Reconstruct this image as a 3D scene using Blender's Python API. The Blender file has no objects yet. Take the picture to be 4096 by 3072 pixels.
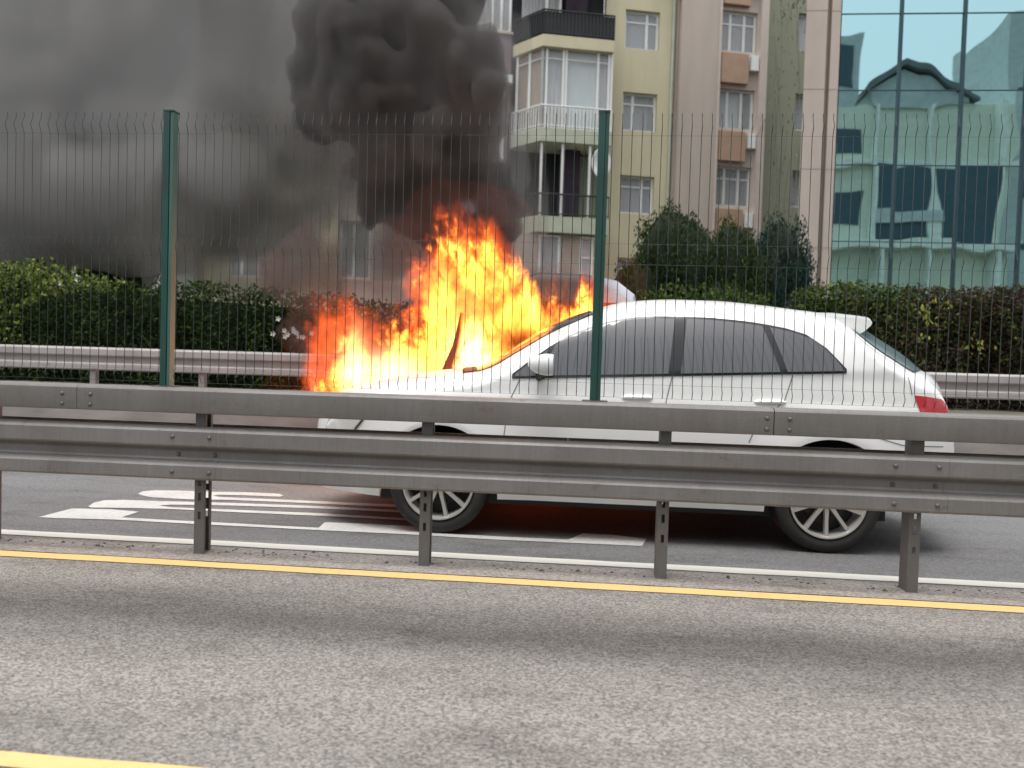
import bpy, bmesh, math, random
import numpy as np
from mathutils import Vector, Matrix, geometry
random.seed(7); rng = np.random.default_rng(11)
C = bpy.context.scene.collection
S = bpy.context.scene

# ---------------------------------------------------------------- camera
cam_d = bpy.data.cameras.new('camera'); cam = bpy.data.objects.new('camera', cam_d); C.objects.link(cam); S.camera = cam
cam_d.sensor_width = 36.0; cam_d.lens = 36.0 * 3077 / 4096; cam_d.clip_start = 0.05; cam_d.clip_end = 3000
YAW, PIT, ROL = 0.088, 0.03184, 0.030016
cam.matrix_world = Matrix.Translation((0, 0, 1.1918)) @ Matrix.Rotation(YAW, 4, 'Z') @ Matrix.Rotation(math.pi/2 - PIT, 4, 'X') @ Matrix.Rotation(ROL, 4, 'Z')
cam_d.dof.use_dof = True; cam_d.dof.focus_distance = 4.6; cam_d.dof.aperture_fstop = 2.0

# ---------------------------------------------------------------- light
w = bpy.data.worlds.new('World'); S.world = w; w.use_nodes = True
nt = w.node_tree; nt.nodes.clear()
out = nt.nodes.new('ShaderNodeOutputWorld'); bg = nt.nodes.new('ShaderNodeBackground'); sky = nt.nodes.new('ShaderNodeTexSky'); hs = nt.nodes.new('ShaderNodeHueSaturation')
sky.sky_type = 'NISHITA'; sky.sun_disc = False; sky.sun_elevation = math.radians(81); sky.sun_rotation = math.radians(205)
sky.air_density = 1.5; sky.dust_density = 4.0
hs.inputs['Saturation'].default_value = 0.22
nt.links.new(sky.outputs[0], hs.inputs['Color']); nt.links.new(hs.outputs[0], bg.inputs['Color']); bg.inputs['Strength'].default_value = 0.15
nt.links.new(bg.outputs[0], out.inputs['Surface'])
sd = bpy.data.lights.new('sun', 'SUN'); sd.energy = 1.1; sd.angle = math.radians(30); sd.color = (1, 0.96, 0.9)
sun = bpy.data.objects.new('sun', sd); C.objects.link(sun)
az = math.radians(205); el = math.radians(81)   # high, hazy, slightly behind the camera
sdir = Vector((math.sin(az)*math.cos(el), math.cos(az)*math.cos(el), math.sin(el)))
sun.rotation_euler = sdir.to_track_quat('Z', 'Y').to_euler()
S.view_settings.view_transform = 'Standard'; S.view_settings.look = 'None'; S.view_settings.gamma = 1; S.view_settings.use_curve_mapping = False
S.view_settings.exposure = 0.68
cy = S.cycles
cy.use_denoising = True; cy.max_bounces = 8; cy.diffuse_bounces = 3; cy.glossy_bounces = 4; cy.transmission_bounces = 4
cy.transparent_max_bounces = 24; cy.volume_bounces = 2; cy.volume_max_steps = 96; cy.sample_clamp_indirect = 6.0
cy.caustics_reflective = False; cy.caustics_refractive = False

# ---------------------------------------------------------------- helpers
def link(o, parent=None):
    C.objects.link(o)
    if parent is not None: o.parent = parent
    return o
def tag(o, label=None, cat=None, group=None, kind=None):
    for k, v in (('label', label), ('category', cat), ('group', group), ('kind', kind)):
        if v: o[k] = v
    return o
def empty(name, loc, label, cat, group=None, rz=0):
    o = bpy.data.objects.new(name, None); o.location = loc; o.rotation_euler.z = rz; o.empty_display_size = .2
    link(o); return tag(o, label, cat, group)
class MB:
    def __init__(s): s.v = []; s.f = []
    def add(s, vs, fs):
        n = len(s.v); s.v += [tuple(p) for p in vs]; s.f += [tuple(i+n for i in f) for f in fs]; return s
    def box(s, x0, x1, y0, y1, z0, z1):
        v = [(x, y, z) for z in (z0, z1) for y in (y0, y1) for x in (x0, x1)]
        return s.add(v, [(0,2,3,1),(4,5,7,6),(0,1,5,4),(2,6,7,3),(0,4,6,2),(1,3,7,5)])
    def prism(s, poly, a0, a1, ax='x'):
        """poly in the plane square to ax; extruded a0..a1"""
        n = len(poly)
        def P(a, p): return (a, p[0], p[1]) if ax == 'x' else ((p[0], a, p[1]) if ax == 'y' else (p[0], p[1], a))
        v = [P(a0, p) for p in poly] + [P(a1, p) for p in poly]
        fs = [(i, (i+1) % n, n+(i+1) % n, n+i) for i in range(n)] + [tuple(range(n-1, -1, -1)), tuple(range(n, 2*n))]
        return s.add(v, fs)
    def tube(s, pts, r, n=6, cap=True):
        pts = [Vector(p) for p in pts]; rr = r if isinstance(r, (list, tuple)) else [r]*len(pts); v = []; fs = []
        for i, p in enumerate(pts):
            d = (pts[min(i+1, len(pts)-1)] - pts[max(i-1, 0)]).normalized()
            u = d.cross(Vector((0, 1, 0)) if abs(d.y) < .9 else Vector((1, 0, 0))).normalized(); w_ = d.cross(u)
            for k in range(n):
                a = 2*math.pi*k/n; v.append(p + (u*math.cos(a) + w_*math.sin(a))*rr[i])
        for i in range(len(pts)-1):
            for k in range(n): fs.append((i*n+k, i*n+(k+1) % n, (i+1)*n+(k+1) % n, (i+1)*n+k))
        if cap: fs += [tuple(range(n-1, -1, -1)), tuple(range((len(pts)-1)*n, len(pts)*n))]
        return s.add(v, fs)
    def lathe(s, prof, c, n=48, closed=False):
        """prof [(radius, y)] turned about the y axis through c"""
        v = []; fs = []; m = len(prof)
        for k in range(n):
            a = 2*math.pi*k/n
            for r, y in prof: v.append((c[0]+r*math.cos(a), c[1]+y, c[2]+r*math.sin(a)))
        for k in range(n):
            for j in range(m if closed else m-1):
                j2 = (j+1) % m; k2 = (k+1) % n; fs.append((k*m+j, k*m+j2, k2*m+j2, k2*m+j))
        return s.add(v, fs)
    def build(s, name, mat, parent=None, smooth=False, loc=(0,0,0)):
        me = bpy.data.meshes.new(name); me.from_pydata(s.v, [], s.f); me.validate(); 
        if mat: me.materials.append(mat)
        bm = bmesh.new(); bm.from_mesh(me); bmesh.ops.recalc_face_normals(bm, faces=bm.faces); bm.to_mesh(me); bm.free()
        if smooth:
            me.polygons.foreach_set('use_smooth', [True]*len(me.polygons))
            if smooth != 'all':
                try: me.set_sharp_from_angle(angle=math.radians(smooth if smooth is not True else 40))
                except Exception: pass
        o = bpy.data.objects.new(name, me); o.location = loc; return link(o, parent)
def mesh_np(name, V, F, mat, parent=None, smooth=False):
    """V (n,3), F (m,k) arrays of equal-sized faces"""
    me = bpy.data.meshes.new(name); n, k = F.shape
    me.vertices.add(len(V)); me.vertices.foreach_set('co', np.asarray(V, np.float32).ravel())
    me.loops.add(n*k); me.loops.foreach_set('vertex_index', F.astype(np.int32).ravel())
    me.polygons.add(n); me.polygons.foreach_set('loop_start', np.arange(0, n*k, k, dtype=np.int32))
    try: me.polygons.foreach_set('loop_total', np.full(n, k, np.int32))
    except Exception: pass
    if smooth: me.polygons.foreach_set('use_smooth', np.ones(n, bool))
    me.update(calc_edges=True); me.validate(); me.materials.append(mat)
    o = bpy.data.objects.new(name, me); return link(o, parent)

# ---------------------------------------------------------------- materials
class N:
    def __init__(s, name):
        s.m = bpy.data.materials.new(name); s.m.use_nodes = True; s.t = s.m.node_tree; s.t.nodes.clear()
        s.out = s.t.nodes.new('ShaderNodeOutputMaterial')
    def n(s, typ, **kw):
        nd = s.t.nodes.new(typ)
        for k, v in kw.items():
            if k in nd.inputs and not hasattr(nd, k): nd.inputs[k].default_value = v
            else: setattr(nd, k, v)
        return nd
    def l(s, a, b): s.t.links.new(a, b)
    def coord(s, scale=(1,1,1), kind='Object'):
        tc = s.n('ShaderNodeTexCoord'); mp = s.n('ShaderNodeMapping'); mp.inputs['Scale'].default_value = scale
        s.l(tc.outputs[kind], mp.inputs['Vector']); return mp.outputs[0]
    def noise(s, vec, scale, detail=4, rough=.55):
        t = s.n('ShaderNodeTexNoise'); t.inputs['Scale'].default_value = scale; t.inputs['Detail'].default_value = detail; t.inputs['Roughness'].default_value = rough
        s.l(vec, t.inputs['Vector']); return t.outputs['Fac']
    def ramp(s, fac, stops):
        r = s.n('ShaderNodeValToRGB'); cr = r.color_ramp
        while len(cr.elements) < len(stops): cr.elements.new(.5)
        for e, (p, c) in zip(cr.elements, stops): e.position = p; e.color = (*c, 1) if len(c) == 3 else c
        s.l(fac, r.inputs['Fac']); return r.outputs['Color']
    def mix(s, fac, a, b, mode='MIX'):
        m = s.n('ShaderNodeMix', data_type='RGBA', blend_type=mode)
        for inp, v in ((m.inputs['Factor'], fac), (m.inputs['A'] if False else m.inputs[6], a), (m.inputs[7], b)):
            if hasattr(v, 'links') or isinstance(v, bpy.types.NodeSocket): s.l(v, inp)
            else: inp.default_value = (*v, 1) if isinstance(v, tuple) and len(v) == 3 else v
        return m.outputs[2]
    def math(s, op, a, b=0.0, clamp=False):
        m = s.n('ShaderNodeMath', operation=op); m.use_clamp = clamp
        for i, v in enumerate((a, b)):
            if isinstance(v, bpy.types.NodeSocket): s.l(v, m.inputs[i])
            else: m.inputs[i].default_value = v
        return m.outputs[0]
    def bsdf(s, col, rough=.6, metal=0., bump=None, bs=.3, bd=.01, coat=0., spec=.5, normal=None, **kw):
        b = s.n('ShaderNodeBsdfPrincipled')
        for inp, v in ((b.inputs['Base Color'], col), (b.inputs['Roughness'], rough), (b.inputs['Metallic'], metal)):
            if isinstance(v, bpy.types.NodeSocket): s.l(v, inp)
            else: inp.default_value = (*v, 1) if isinstance(v, tuple) else v
        b.inputs['Coat Weight'].default_value = coat; b.inputs['Coat Roughness'].default_value = .05; b.inputs['Specular IOR Level'].default_value = spec
        if bump is not None:
            bn = s.n('ShaderNodeBump'); bn.inputs['Strength'].default_value = bs; bn.inputs['Distance'].default_value = bd
            s.l(bump, bn.inputs['Height']); s.l(bn.outputs[0], b.inputs['Normal'])
        s.l(b.outputs[0], s.out.inputs['Surface']); return s.m
def simple(name, col, rough=.6, metal=0., var=.12, scale=3., coat=0., spec=.5, stretch=(1,1,1), bs=0.15, bscale=None):
    k = N(name); v = k.coord(stretch); f = k.noise(v, scale, 5)
    c = k.ramp(f, [(.3, tuple(x*(1-var) for x in col)), (.7, tuple(min(1, x*(1+var)) for x in col))])
    return k.bsdf(c, rough, metal, bump=k.noise(v, bscale or scale*6), bs=bs, bd=.004, coat=coat, spec=spec)

def asphalt(name, dark, light, grain, tint=(1,1,1), bands=None, contrast=(.36,.64), bs=.6):
    k = N(name); v = k.coord()
    v = k.coord((.72, 1, 1)); sv = k.n('ShaderNodeTexVoronoi'); sv.inputs['Scale'].default_value = grain; k.l(v, sv.inputs['Vector'])
    sep = k.n('ShaderNodeSeparateColor'); k.l(sv.outputs['Color'], sep.inputs[0])
    n2 = k.noise(v, grain*.55, 3, .7)
    g = k.math('ADD', k.math('MULTIPLY', sep.outputs[0], .5), k.math('MULTIPLY', n2, .5))
    mid = tuple((a+b)/2 for a, b in zip(dark, light))
    c = k.ramp(g, [(contrast[0]-.12, dark), (.5, mid), (contrast[1]+.1, light)])
    big = k.noise(k.coord((.25, 1.2, 1)), 1.3, 4)
    c = k.mix(1.0, c, k.ramp(big, [(.3, (.86,.86,.85)), (.7, (1.1,1.1,1.1))]), 'MULTIPLY')
    st_ = k.noise(k.coord((.5, 1.4, 1)), 2.6, 7, .72); c = k.mix(1.0, c, k.ramp(st_, [(.34, (.74,.73,.72)), (.47, (1,1,1)), (.62, (1.02,1.02,1.02)), (.72, (1.16,1.15,1.13))]), 'MULTIPLY')      # oily stains and pale scuffs
    spk = k.n('ShaderNodeTexVoronoi'); spk.inputs['Scale'].default_value = grain*.32; k.l(v, spk.inputs['Vector']); c = k.mix(k.ramp(spk.outputs['Distance'], [(.10, (.5,.5,.5)), (.20, (0,0,0))]), c, tuple(x*.45 for x in dark))      # open pores
    if bands:      # lighter and darker bands along the direction of travel: (centre y, half width, multiplier)
        tc = k.n('ShaderNodeTexCoord'); sx = k.n('ShaderNodeSeparateXYZ'); k.l(tc.outputs['Object'], sx.inputs[0])
        wob = k.math('MULTIPLY', k.math('SUBTRACT', k.noise(k.coord((.35, 1, 1)), 2.0, 5), .5), .34)
        y = k.math('ADD', sx.outputs[1], wob)
        for yc, hw_, mul in bands:
            d = k.math('ABSOLUTE', k.math('SUBTRACT', y, yc))
            f = k.math('SUBTRACT', 1.0, k.math('DIVIDE', d, hw_), True)
            mr = k.n('ShaderNodeMapRange', interpolation_type='SMOOTHSTEP'); k.l(f, mr.inputs[0])
            c = k.mix(mr.outputs[0], c, k.mix(1.0, c, (mul,mul*.99,mul*.98), 'MULTIPLY'))
    return k.bsdf(c, .85, bump=g, bs=bs, bd=.006, spec=.3)
M = {}
M['asphalt_near'] = asphalt('asphalt_near', (.10,.094,.087), (.312,.292,.270), 150, bands=[(3.3, .48, .5), (2.62, .35, 1.12), (3.85,.25,1.08)])
M['asphalt_far'] = asphalt('asphalt_far', (.11,.11,.112), (.20,.20,.205), 130, bs=.3, bands=[(5.3,.7,.85),(8.3,.6,.88),(4.55,.2,1.5)])
M['median'] = asphalt('median', (.18,.163,.148), (.37,.34,.31), 120, bs=.5, bands=[(4.28,.07,.82),(4.42,.08,1.3)])
def paint(name, col, wear=.45):
    k = N(name); v = k.coord((1,1,1)); f = k.noise(v, 28, 6, .7); big = k.noise(v, 3.5, 3)
    g = k.math('ADD', k.math('MULTIPLY', f, .65), k.math('MULTIPLY', big, .35))
    c = k.ramp(g, [(wear-.14, tuple(x*.45 for x in col)), (wear, tuple(x*.82 for x in col)), (wear+.15, col)])
    return k.bsdf(c, .6, bump=f, bs=.4, bd=.004)
M['yellow'] = paint('yellow_paint', (.70,.475,.20), .32); M['white_line'] = paint('white_paint', (.84,.81,.73), .26); M['white_text'] = paint('worn_white_paint', (.54,.54,.525), .40)
def galv(name, col, rough=.5, metal=.35):
    k = N(name); v = k.coord((16, 1, 1.6)); st = k.noise(v, 3.2, 7, .75)      # vertical rain streaks
    v2 = k.coord(); bl = k.noise(v2, 2.2, 5, .6); gr = k.noise(v2, 240, 2)
    c = k.ramp(st, [(.28, tuple(x*.87 for x in col)), (.55, col), (.8, tuple(min(1, x*1.08) for x in col))])
    c = k.mix(1.0, c, k.ramp(bl, [(.3, (.84,.81,.79)), (.7, (1.08,1.08,1.09))]), 'MULTIPLY')
    c = k.mix(1.0, c, k.ramp(gr, [(.25, (.9,.9,.9)), (.75, (1.1,1.1,1.1))]), 'MULTIPLY')
    sp_ = k.noise(k.coord((1.2, 1, 1.6)), 7.0, 8, .72); c = k.mix(k.ramp(sp_, [(.60, (0,0,0)), (.72, (.55,.55,.55))]), c, (.115,.085,.066))      # dirt and rust blooms
    sc2 = k.noise(k.coord((2.5, 1, 60)), 3.0, 3, .5); c = k.mix(k.ramp(sc2, [(.66, (0,0,0)), (.72, (.35,.35,.35))]), c, tuple(min(1, x*1.7) for x in col))      # scuffs
    r = k.ramp(bl, [(.3, (rough+.1,)*3), (.7, (rough-.06,)*3)])
    return k.bsdf(c, r, metal, bump=gr, bs=.12, bd=.002)
M['galv'] = galv('galvanised_steel', (.238,.228,.221)); M['galv_post'] = galv('weathered_post_steel', (.15,.148,.143), .6, .2); M['galv_far'] = galv('far_rail_steel', (.42,.40,.39), .6, .1)
M['bolt'] = simple('bolt_steel', (.13,.125,.12), .5, .4)
M['green'] = simple('green_powder_coat', (.012,.062,.05), .38, 0, .2, 6, coat=.2); M['green_light'] = simple('pale_green_edge', (.055,.125,.11), .45)
M['wire'] = simple('green_wire', (.028,.045,.042), .35, .2)
k = N('car_white_paint'); M['car'] = k.bsdf((.87,.87,.86), .28, coat=.6)
M['glass_car'] = N('tinted_car_glass').bsdf((.070,.071,.079), .03, 0., coat=0., spec=1.0)
M['black'] = simple('black_plastic', (.014,.014,.015), .5, 0, .2, 8); M['rubber'] = simple('tyre_rubber', (.028,.027,.026), .75, 0, .25, 12)
M['alloy'] = N('alloy_silver').bsdf((.58,.56,.53), .35, .45); M['dark_metal'] = N('dark_hub').bsdf((.05,.048,.046), .5, .6)
M['red_lens'] = N('red_lens').bsdf((.55,.012,.03), .12, coat=.6, spec=.7); M['clear_lens'] = N('clear_lens').bsdf((.72,.72,.70), .08, .1, coat=1.); M['seam'] = N('panel_gap').bsdf((.16,.16,.155), .7); M['trim_dark'] = N('gloss_black_trim').bsdf((.02,.02,.022), .12)
M['mirror_white'] = M['car']

# ---------------------------------------------------------------- ground
def slab(name, x0, x1, y0, y1, z0, z1, mat, parent=None, kind='structure'):
    o = MB().box(x0, x1, y0, y1, z0, z1).build(name, mat, parent)
    if kind: o['kind'] = kind
    return o
def sheet(name, x0, x1, y0, y1, z, mat, kind='structure'):
    o = MB().add([(x0,y0,z),(x1,y0,z),(x1,y1,z),(x0,y1,z)], [(0,1,2,3)]).build(name, mat); o['kind'] = kind; return o
M['earth'] = simple('earth', (.11,.10,.075), .95, 0, .35, 1.5, bs=.5); M['concrete'] = simple('concrete', (.30,.275,.26), .85, 0, .2, 1.6, stretch=(1,1,3), bs=.3)
sheet('ground', -1500, 1500, -1500, 1500, -.06, M['earth'])
sheet('near_road', -120, 120, -9, 4.14, 0.0, M['asphalt_near'])
sheet('median_strip', -120, 120, 4.1401, 4.46, .004, M['median'])
sheet('far_road', -120, 120, 4.4601, 9.9, 0.0, M['asphalt_far'])
def line(name, y, wd, mat, x0=-60, x1=60, z=.004):
    nx = 600; V = []; F = []
    for i in range(nx+1):
        x = x0+(x1-x0)*i/nx
        V += [(x, y-wd/2+random.uniform(-.004,.004), z), (x, y+wd/2+random.uniform(-.004,.004), z)]
    for i in range(nx): F.append((2*i, 2*i+2, 2*i+3, 2*i+1))
    o = MB().add(V, F).build(name, mat); o['kind'] = 'structure'; return o
line('yellow_edge_line', 4.075, .105, M['yellow']); line('yellow_lane_line', 2.035, .075, M['yellow']); line('white_edge_line', 4.545, .115, M['white_line'])
slab('retaining_wall', -120, 120, 9.9, 10.1, -.05, .66, M['concrete'])
slab('raised_verge', -120, 120, 10.1, 120, -.05, .64, M['earth'])
# painted lettering on the far carriageway
GL = [
 [(-3.573,5.974),(-3.591,6.069),(-3.532,6.143),(-3.345,6.179),(-3.046,6.2),(-2.76,6.247),(-2.483,6.247),(-2.425,6.177),(-2.432,6.12),(-2.748,6.107),(-2.939,6.085),(-2.965,6.036),(-2.891,5.987),(-2.648,5.996),(-2.307,6.004),(-1.632,6.019),(-1.1,6.03),(-1.1,5.93),(-1.603,5.913),(-2.27,5.909),(-2.747,5.891),(-3.061,5.837),(-3.384,5.846),(-3.508,5.908)],
 [(-3.618,5.4),(-3.667,5.543),(-3.651,5.647),(-3.513,5.695),(-3.236,5.715),(-2.693,5.777),(-1.997,5.815),(-1.365,5.803),(-.8,5.79),(-.8,5.7),(-1.346,5.727),(-1.967,5.726),(-2.647,5.677),(-3.08,5.606),(-3.152,5.551),(-3.028,5.511),(-2.577,5.53),(-1.908,5.557),(-1.299,5.528),(-.8,5.52),(-.8,5.44),(-1.282,5.459),(-1.876,5.466),(-2.539,5.449),(-2.994,5.45),(-3.338,5.412),(-3.572,5.365)],
 [(-3.70,4.985),(-3.679,5.305),(-3.405,5.338),(-3.165,5.308),(-3.168,5.1),(-2.882,5.093),(-2.372,5.094),(-2.034,5.086),(-1.744,5.087),(-1.763,5.265),(-1.491,5.279),(-1.111,5.269),(-0.889,5.10),(-0.336,5.098),(-0.042,5.111),(0.056,5.318),(0.258,5.317),(0.483,5.243),(0.437,5.034),(0.055,5.024),(-0.523,5.006),(-1.119,5.029),(-1.72,5.019),(-2.544,5.016),(-3.182,5.023),(-3.58,4.978)]]
rp = empty('road_lettering', (0,0,0), 'long worn white lettering painted on the grey carriageway ahead of the white car', 'road marking')
for g in GL:
    MB().add([(x, y, .004) for x, y in g], [tuple(range(len(g)))]).build('letter', M['white_text'], rp)
# grit and small debris at the foot of the barrier
mb = MB()
for i in range(240):
    x = random.uniform(-4.5, 3.6); cl = .5+.5*math.sin(x*3.1)*math.sin(x*7.7+1); 
    if random.random() > cl+.25: continue
    y = random.gauss(4.35, .03); s_ = random.uniform(.003, .009)*(1.5 if random.random() < .06 else 1)
    p = [(x+random.uniform(-s_, s_)*1.3, y+random.uniform(-s_, s_), .004+random.uniform(0, s_*1.1)) for _ in range(3)]
    mb.add([(x-s_*1.4,y-s_,.004),(x+s_*1.4,y-s_*.7,.004),(x+s_*.6,y+s_,.004),(x-s_*.9,y+s_*.8,.004),(x,y,.004+s_)], [(0,1,4),(1,2,4),(2,3,4),(3,0,4)])
o = mb.build('grit', simple('dark_grit', (.07,.062,.055), .9)); tag(o, 'small dark grit and crumbs lying along the foot of the near guard rail', 'grit', kind='stuff')

# ---------------------------------------------------------------- near guard rail
YF = 4.218
WP = [(.046,.75),(.008,.735),(0,.722),(0,.645),(.005,.636),(.050,.612),(.056,.602),(.056,.566),(.050,.555),(.005,.532),(0,.523),(0,.457),(.007,.446),(.046,.438)]
def wbeam_poly(prof, th=.004):
    back = [(y+th, z) for y, z in reversed(prof)]
    return prof + back
rail = empty('guard_rail', (0, 4.3, 0), 'near grey steel guard rail with double beam carrying the green mesh fence', 'guard rail')
R0 = Vector((0, 4.3, 0))
def off(poly, dy, mirror=False): return [(((-y) if mirror else y)+dy-4.3, z) for y, z in poly]
def bolt_mesh():
    m = MB(); prof = [(.0001,-.009),(.007,-.0085),(.0115,-.005),(.013,-.001),(.013,.001)]
    m.lathe([(r, y) for r, y in prof], (0,0,0), 10); return m
bp = bolt_mesh().build('bolt', M['bolt'], None, True); bolt_me = bp.data; bpy.data.objects.remove(bp)
def put(me, name, loc, parent):
    o = bpy.data.objects.new(name, me); o.location = loc; return link(o, parent)
for i, xs in enumerate((-10.06, -6.06, -2.06, 1.95, 5.95)):      # each section runs 4 m and laps the next
    dy = YF + (.0 if i % 2 == 0 else .002)
    b = MB().prism(off(wbeam_poly(WP), dy), xs+.001, xs+(4.009 if i == 2 else 3.999), 'x').build('lower_beam', M['galv'], rail, 25)
    for dx in (-.262, -.042):
        for z in (.69, .488): 
            p = i-1
    for dx in (-.262+4.0, -.042+4.0):
        for z in (.69, .488): put(bolt_me, 'bolt', (xs+dx, dy-4.3, z), b)
        put(bolt_me, 'bolt', (xs+dx+.01, dy-4.3+.056, .584), b)
UP = [(.03,.973),(.006,.966),(0,.955),(0,.838),(.004,.829),(.02,.826),(.125,.826),(.13,.84),(.13,.966),(.12,.973)]
for i, xs in enumerate((-6.905, -2.905, 1.041, 5.04)):
    dy = YF + (.001 if i % 2 == 0 else -.0005)
    b = MB().prism(off(UP, dy), xs+.003, (xs+3.999 if i != 1 else 1.039), 'x').build('upper_beam', M['galv'], rail, 25)
    for dx in (-.088, .083):
        for z in (.917, .858): 
            put(bolt_me, 'bolt', (xs+(dx if dx > 0 else dx+3.998), dy-4.3, z), b)
for xs in (-8.06, -4.06, -.06, 3.95):
    MB().prism(off(wbeam_poly(WP), 4.49, True), xs+.002, xs+4.0, 'x').build('rear_beam', M['galv'], rail, 25)
def plate(m, x0, x1, y, th, z0, z1, slots, sw=.018):
    """upright plate square to y with real slots through it"""
    xc = (x0+x1)/2; z = z0
    for a, b in sorted(slots):
        m.box(x0, x1, y, y+th, z, a); m.box(x0, xc-sw/2, y, y+th, a, b); m.box(xc+sw/2, x1, y, y+th, a, b); z = b
    m.box(x0, x1, y, y+th, z, z1)
post_me = None; spacer_me = None
SL = [(.205,.25),(.315,.362),(.40,.43),(.52,.56)]
for i in range(-3, 6):
    x = -2.215+1.3333*i
    if post_me is None:
        m = MB(); plate(m, 0, .06, -.02, .005, -.05, .826, SL); plate(m, .0, .055, .075, .005, -.05, .826, SL)
        m.box(0, .005, -.015, .075, -.05, .826); m.box(.0551, .06, -.015, .0, -.05, .826); m.box(.0501, .055, .055, .075, -.05, .826)
        o = m.build('post', M['galv_post'], rail); post_me = o.data; o.location = (x, 0, 0)
        o2 = MB().box(-.01, .07, .0805, .17, .54, .66).build('spacer', M['galv_post'], rail); spacer_me = o2.data; o2.location = (x, 0, 0)
    else:
        put(post_me, 'post', (x, 0, 0), rail); put(spacer_me, 'spacer', (x, 0, 0), rail)

# ---------------------------------------------------------------- green mesh fence on the rail
fence = empty('mesh_fence', (0, 4.3, .973), 'tall dark green welded wire fence with folded panels standing on the near guard rail', 'fence')
YFe = .005; Z0 = .973
def fz(z):     # depth of the pressed folds (towards the camera) as a function of height
    for a, b in ((1.0,1.075), (1.735,1.848), (2.44,2.535)):
        if a <= z <= b: return -.02*(1-abs(2*(z-a)/(b-a)-1))
    return 0.
post_x = [-4.913, -2.413, .087+.0, 2.587]
post_x = [-7.40, -4.90, -2.405, .085, 2.585, 5.08]
for k_, x in enumerate(post_x):
    p = MB().box(x-.028, x+.008, -.03, .03, 0, 1.585).box(x+.008, x+.012, -.018, .018, 0, 1.58).build('fence_post', M['green'], fence)
    MB().box(x+.0125, x+.03, -.027, .027, 0, 1.583).build('post_edge', M['green_light'] if k_ == 2 else M['green'], p)  # paler green edge on one post only
    MB().box(x-.031, x+.033, -.033, .033, 1.5855, 1.593).build('post_cap', M['green'], p)
    MB().box(x-.07, x+.07, -.045, .045, 0.0005, .006).build('base_plate', M['galv_post'], p)
for a, b in zip(post_x[:-1], post_x[1:]):
    m = MB(); n = 45; r = .0021
    zs = [1.0,1.0375,1.075,1.735,1.7915,1.848,2.44,2.4875,2.535,2.56]
    for i in range(n+1):
        x = a+.05+(b-a-.1)*i/n; jx = random.uniform(-.002, .002)
        m.tube([(x+jx*math.sin(z*3+i), YFe+fz(z)-.005, z-Z0) for z in zs], r, 4)
    for z in (1.075, 1.0, 1.735, 1.848, 2.44):
        m.tube([(a+.03, YFe+.001, z-Z0), (b-.03, YFe+.001, z-Z0)], r*.32, 4)
    o = m.build('wire_panel', M['wire'], fence)

# ---------------------------------------------------------------- white car
car = empty('white_car', (.35, 5.99, 0), 'white hatchback with tinted windows driving past in front of the burning van', 'car')
CX, CYy = .35, 5.99
def interp(x, pts): return float(np.interp(x, [p[0] for p in pts], [p[1] for p in pts]))
def sm_interp(pts):
    xs = np.array([p[0] for p in pts]); zs = np.array([p[1] for p in pts]); m_ = np.gradient(zs, xs)
    d = np.diff(zs)/np.diff(xs)
    mt = np.zeros(len(xs)); mt[1:-1] = np.where(d[:-1]*d[1:] > 0, 2*d[:-1]*d[1:]/(d[:-1]+d[1:]+1e-9*np.sign(d[:-1]+d[1:])), 0); mt[0] = d[0]; mt[-1] = d[-1]
    def f(x):
        x = min(max(x, xs[0]), xs[-1]); i = min(int(np.searchsorted(xs, x, 'right'))-1, len(xs)-2); h = xs[i+1]-xs[i]; t = (x-xs[i])/h
        return float((2*t**3-3*t**2+1)*zs[i]+(t**3-2*t**2+t)*h*mt[i]+(-2*t**3+3*t**2)*zs[i+1]+(t**3-t**2)*h*mt[i+1])
    return f
ZE = sm_interp([(-1.86,.50),(-1.84,.66),(-1.79,.76),(-1.70,.84),(-1.54,.905),(-1.3,.985),(-1.1,1.03),(-.9,1.065),(-.72,1.09),(-.62,1.12),(-.42,1.24),(-.21,1.37),(0,1.475),(.16,1.542),(.38,1.598),(.66,1.615),(.94,1.613),(1.2,1.597),(1.5,1.565),(1.70,1.53),(1.78,1.46),(1.93,1.325),(2.05,1.245),(2.17,1.18),(2.26,1.155),(2.33,1.115),(2.38,1.06),(2.42,.97),(2.46,.80),(2.485,.60),(2.49,.45)])
DZ = sm_interp([(-1.86,.02),(-1.6,.06),(-.9,.045),(-.7,.035),(-.5,.035),(0,.05),(.7,.06),(1.5,.055),(1.7,.05),(1.9,.05),(2.2,.03),(2.49,.01)])
KX = sm_interp([(-1.86,-.20),(-1.4,-.12),(-.9,-.06),(-.7,-.09),(-.3,-.10),(.2,-.05),(.6,0),(1.45,0),(1.75,.20),(2.0,.30),(2.25,.24),(2.49,.14)])
WXS = (-.93, 1.62); RA = .405
def plan(x):
    h = .905
    if x < -1.05: h -= .30*min(1.3, (-1.05-x)/.8)**2.4
    if x > 1.9: h -= .22*((x-1.9)/.6)**2.3
    return h
def hw(x, z):
    h = plan(x)
    if z < .40: h -= .035*((.40-z)/.18)**1.5
    h -= .028*(max(0, (z-.70))/.40)**2 if z < 1.12 else .028*1.1
    h -= .010*math.exp(-((z-.52)/.10)**2)                       # scalloped doors
    h += .007*(1/(1+math.exp(-(.955-z)/.006)))-.0035 if -1.3 < x < 2.2 else 0   # shoulder line
    zb = 1.08+(x+.44)*.047
    if z > zb: h -= (z-zb)*.20+.56*(z-zb)**2
    ze = ZE(x); t = max(0., 1-(ze-z)/.11)
    h -= .11*t**2.2
    for xw in WXS:                                              # flared arches
        d = math.hypot(x-xw, z-.335)
        if d < .62: h += .018*max(0, 1-abs(d-.43)/.19)
    return max(h, .2)
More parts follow.
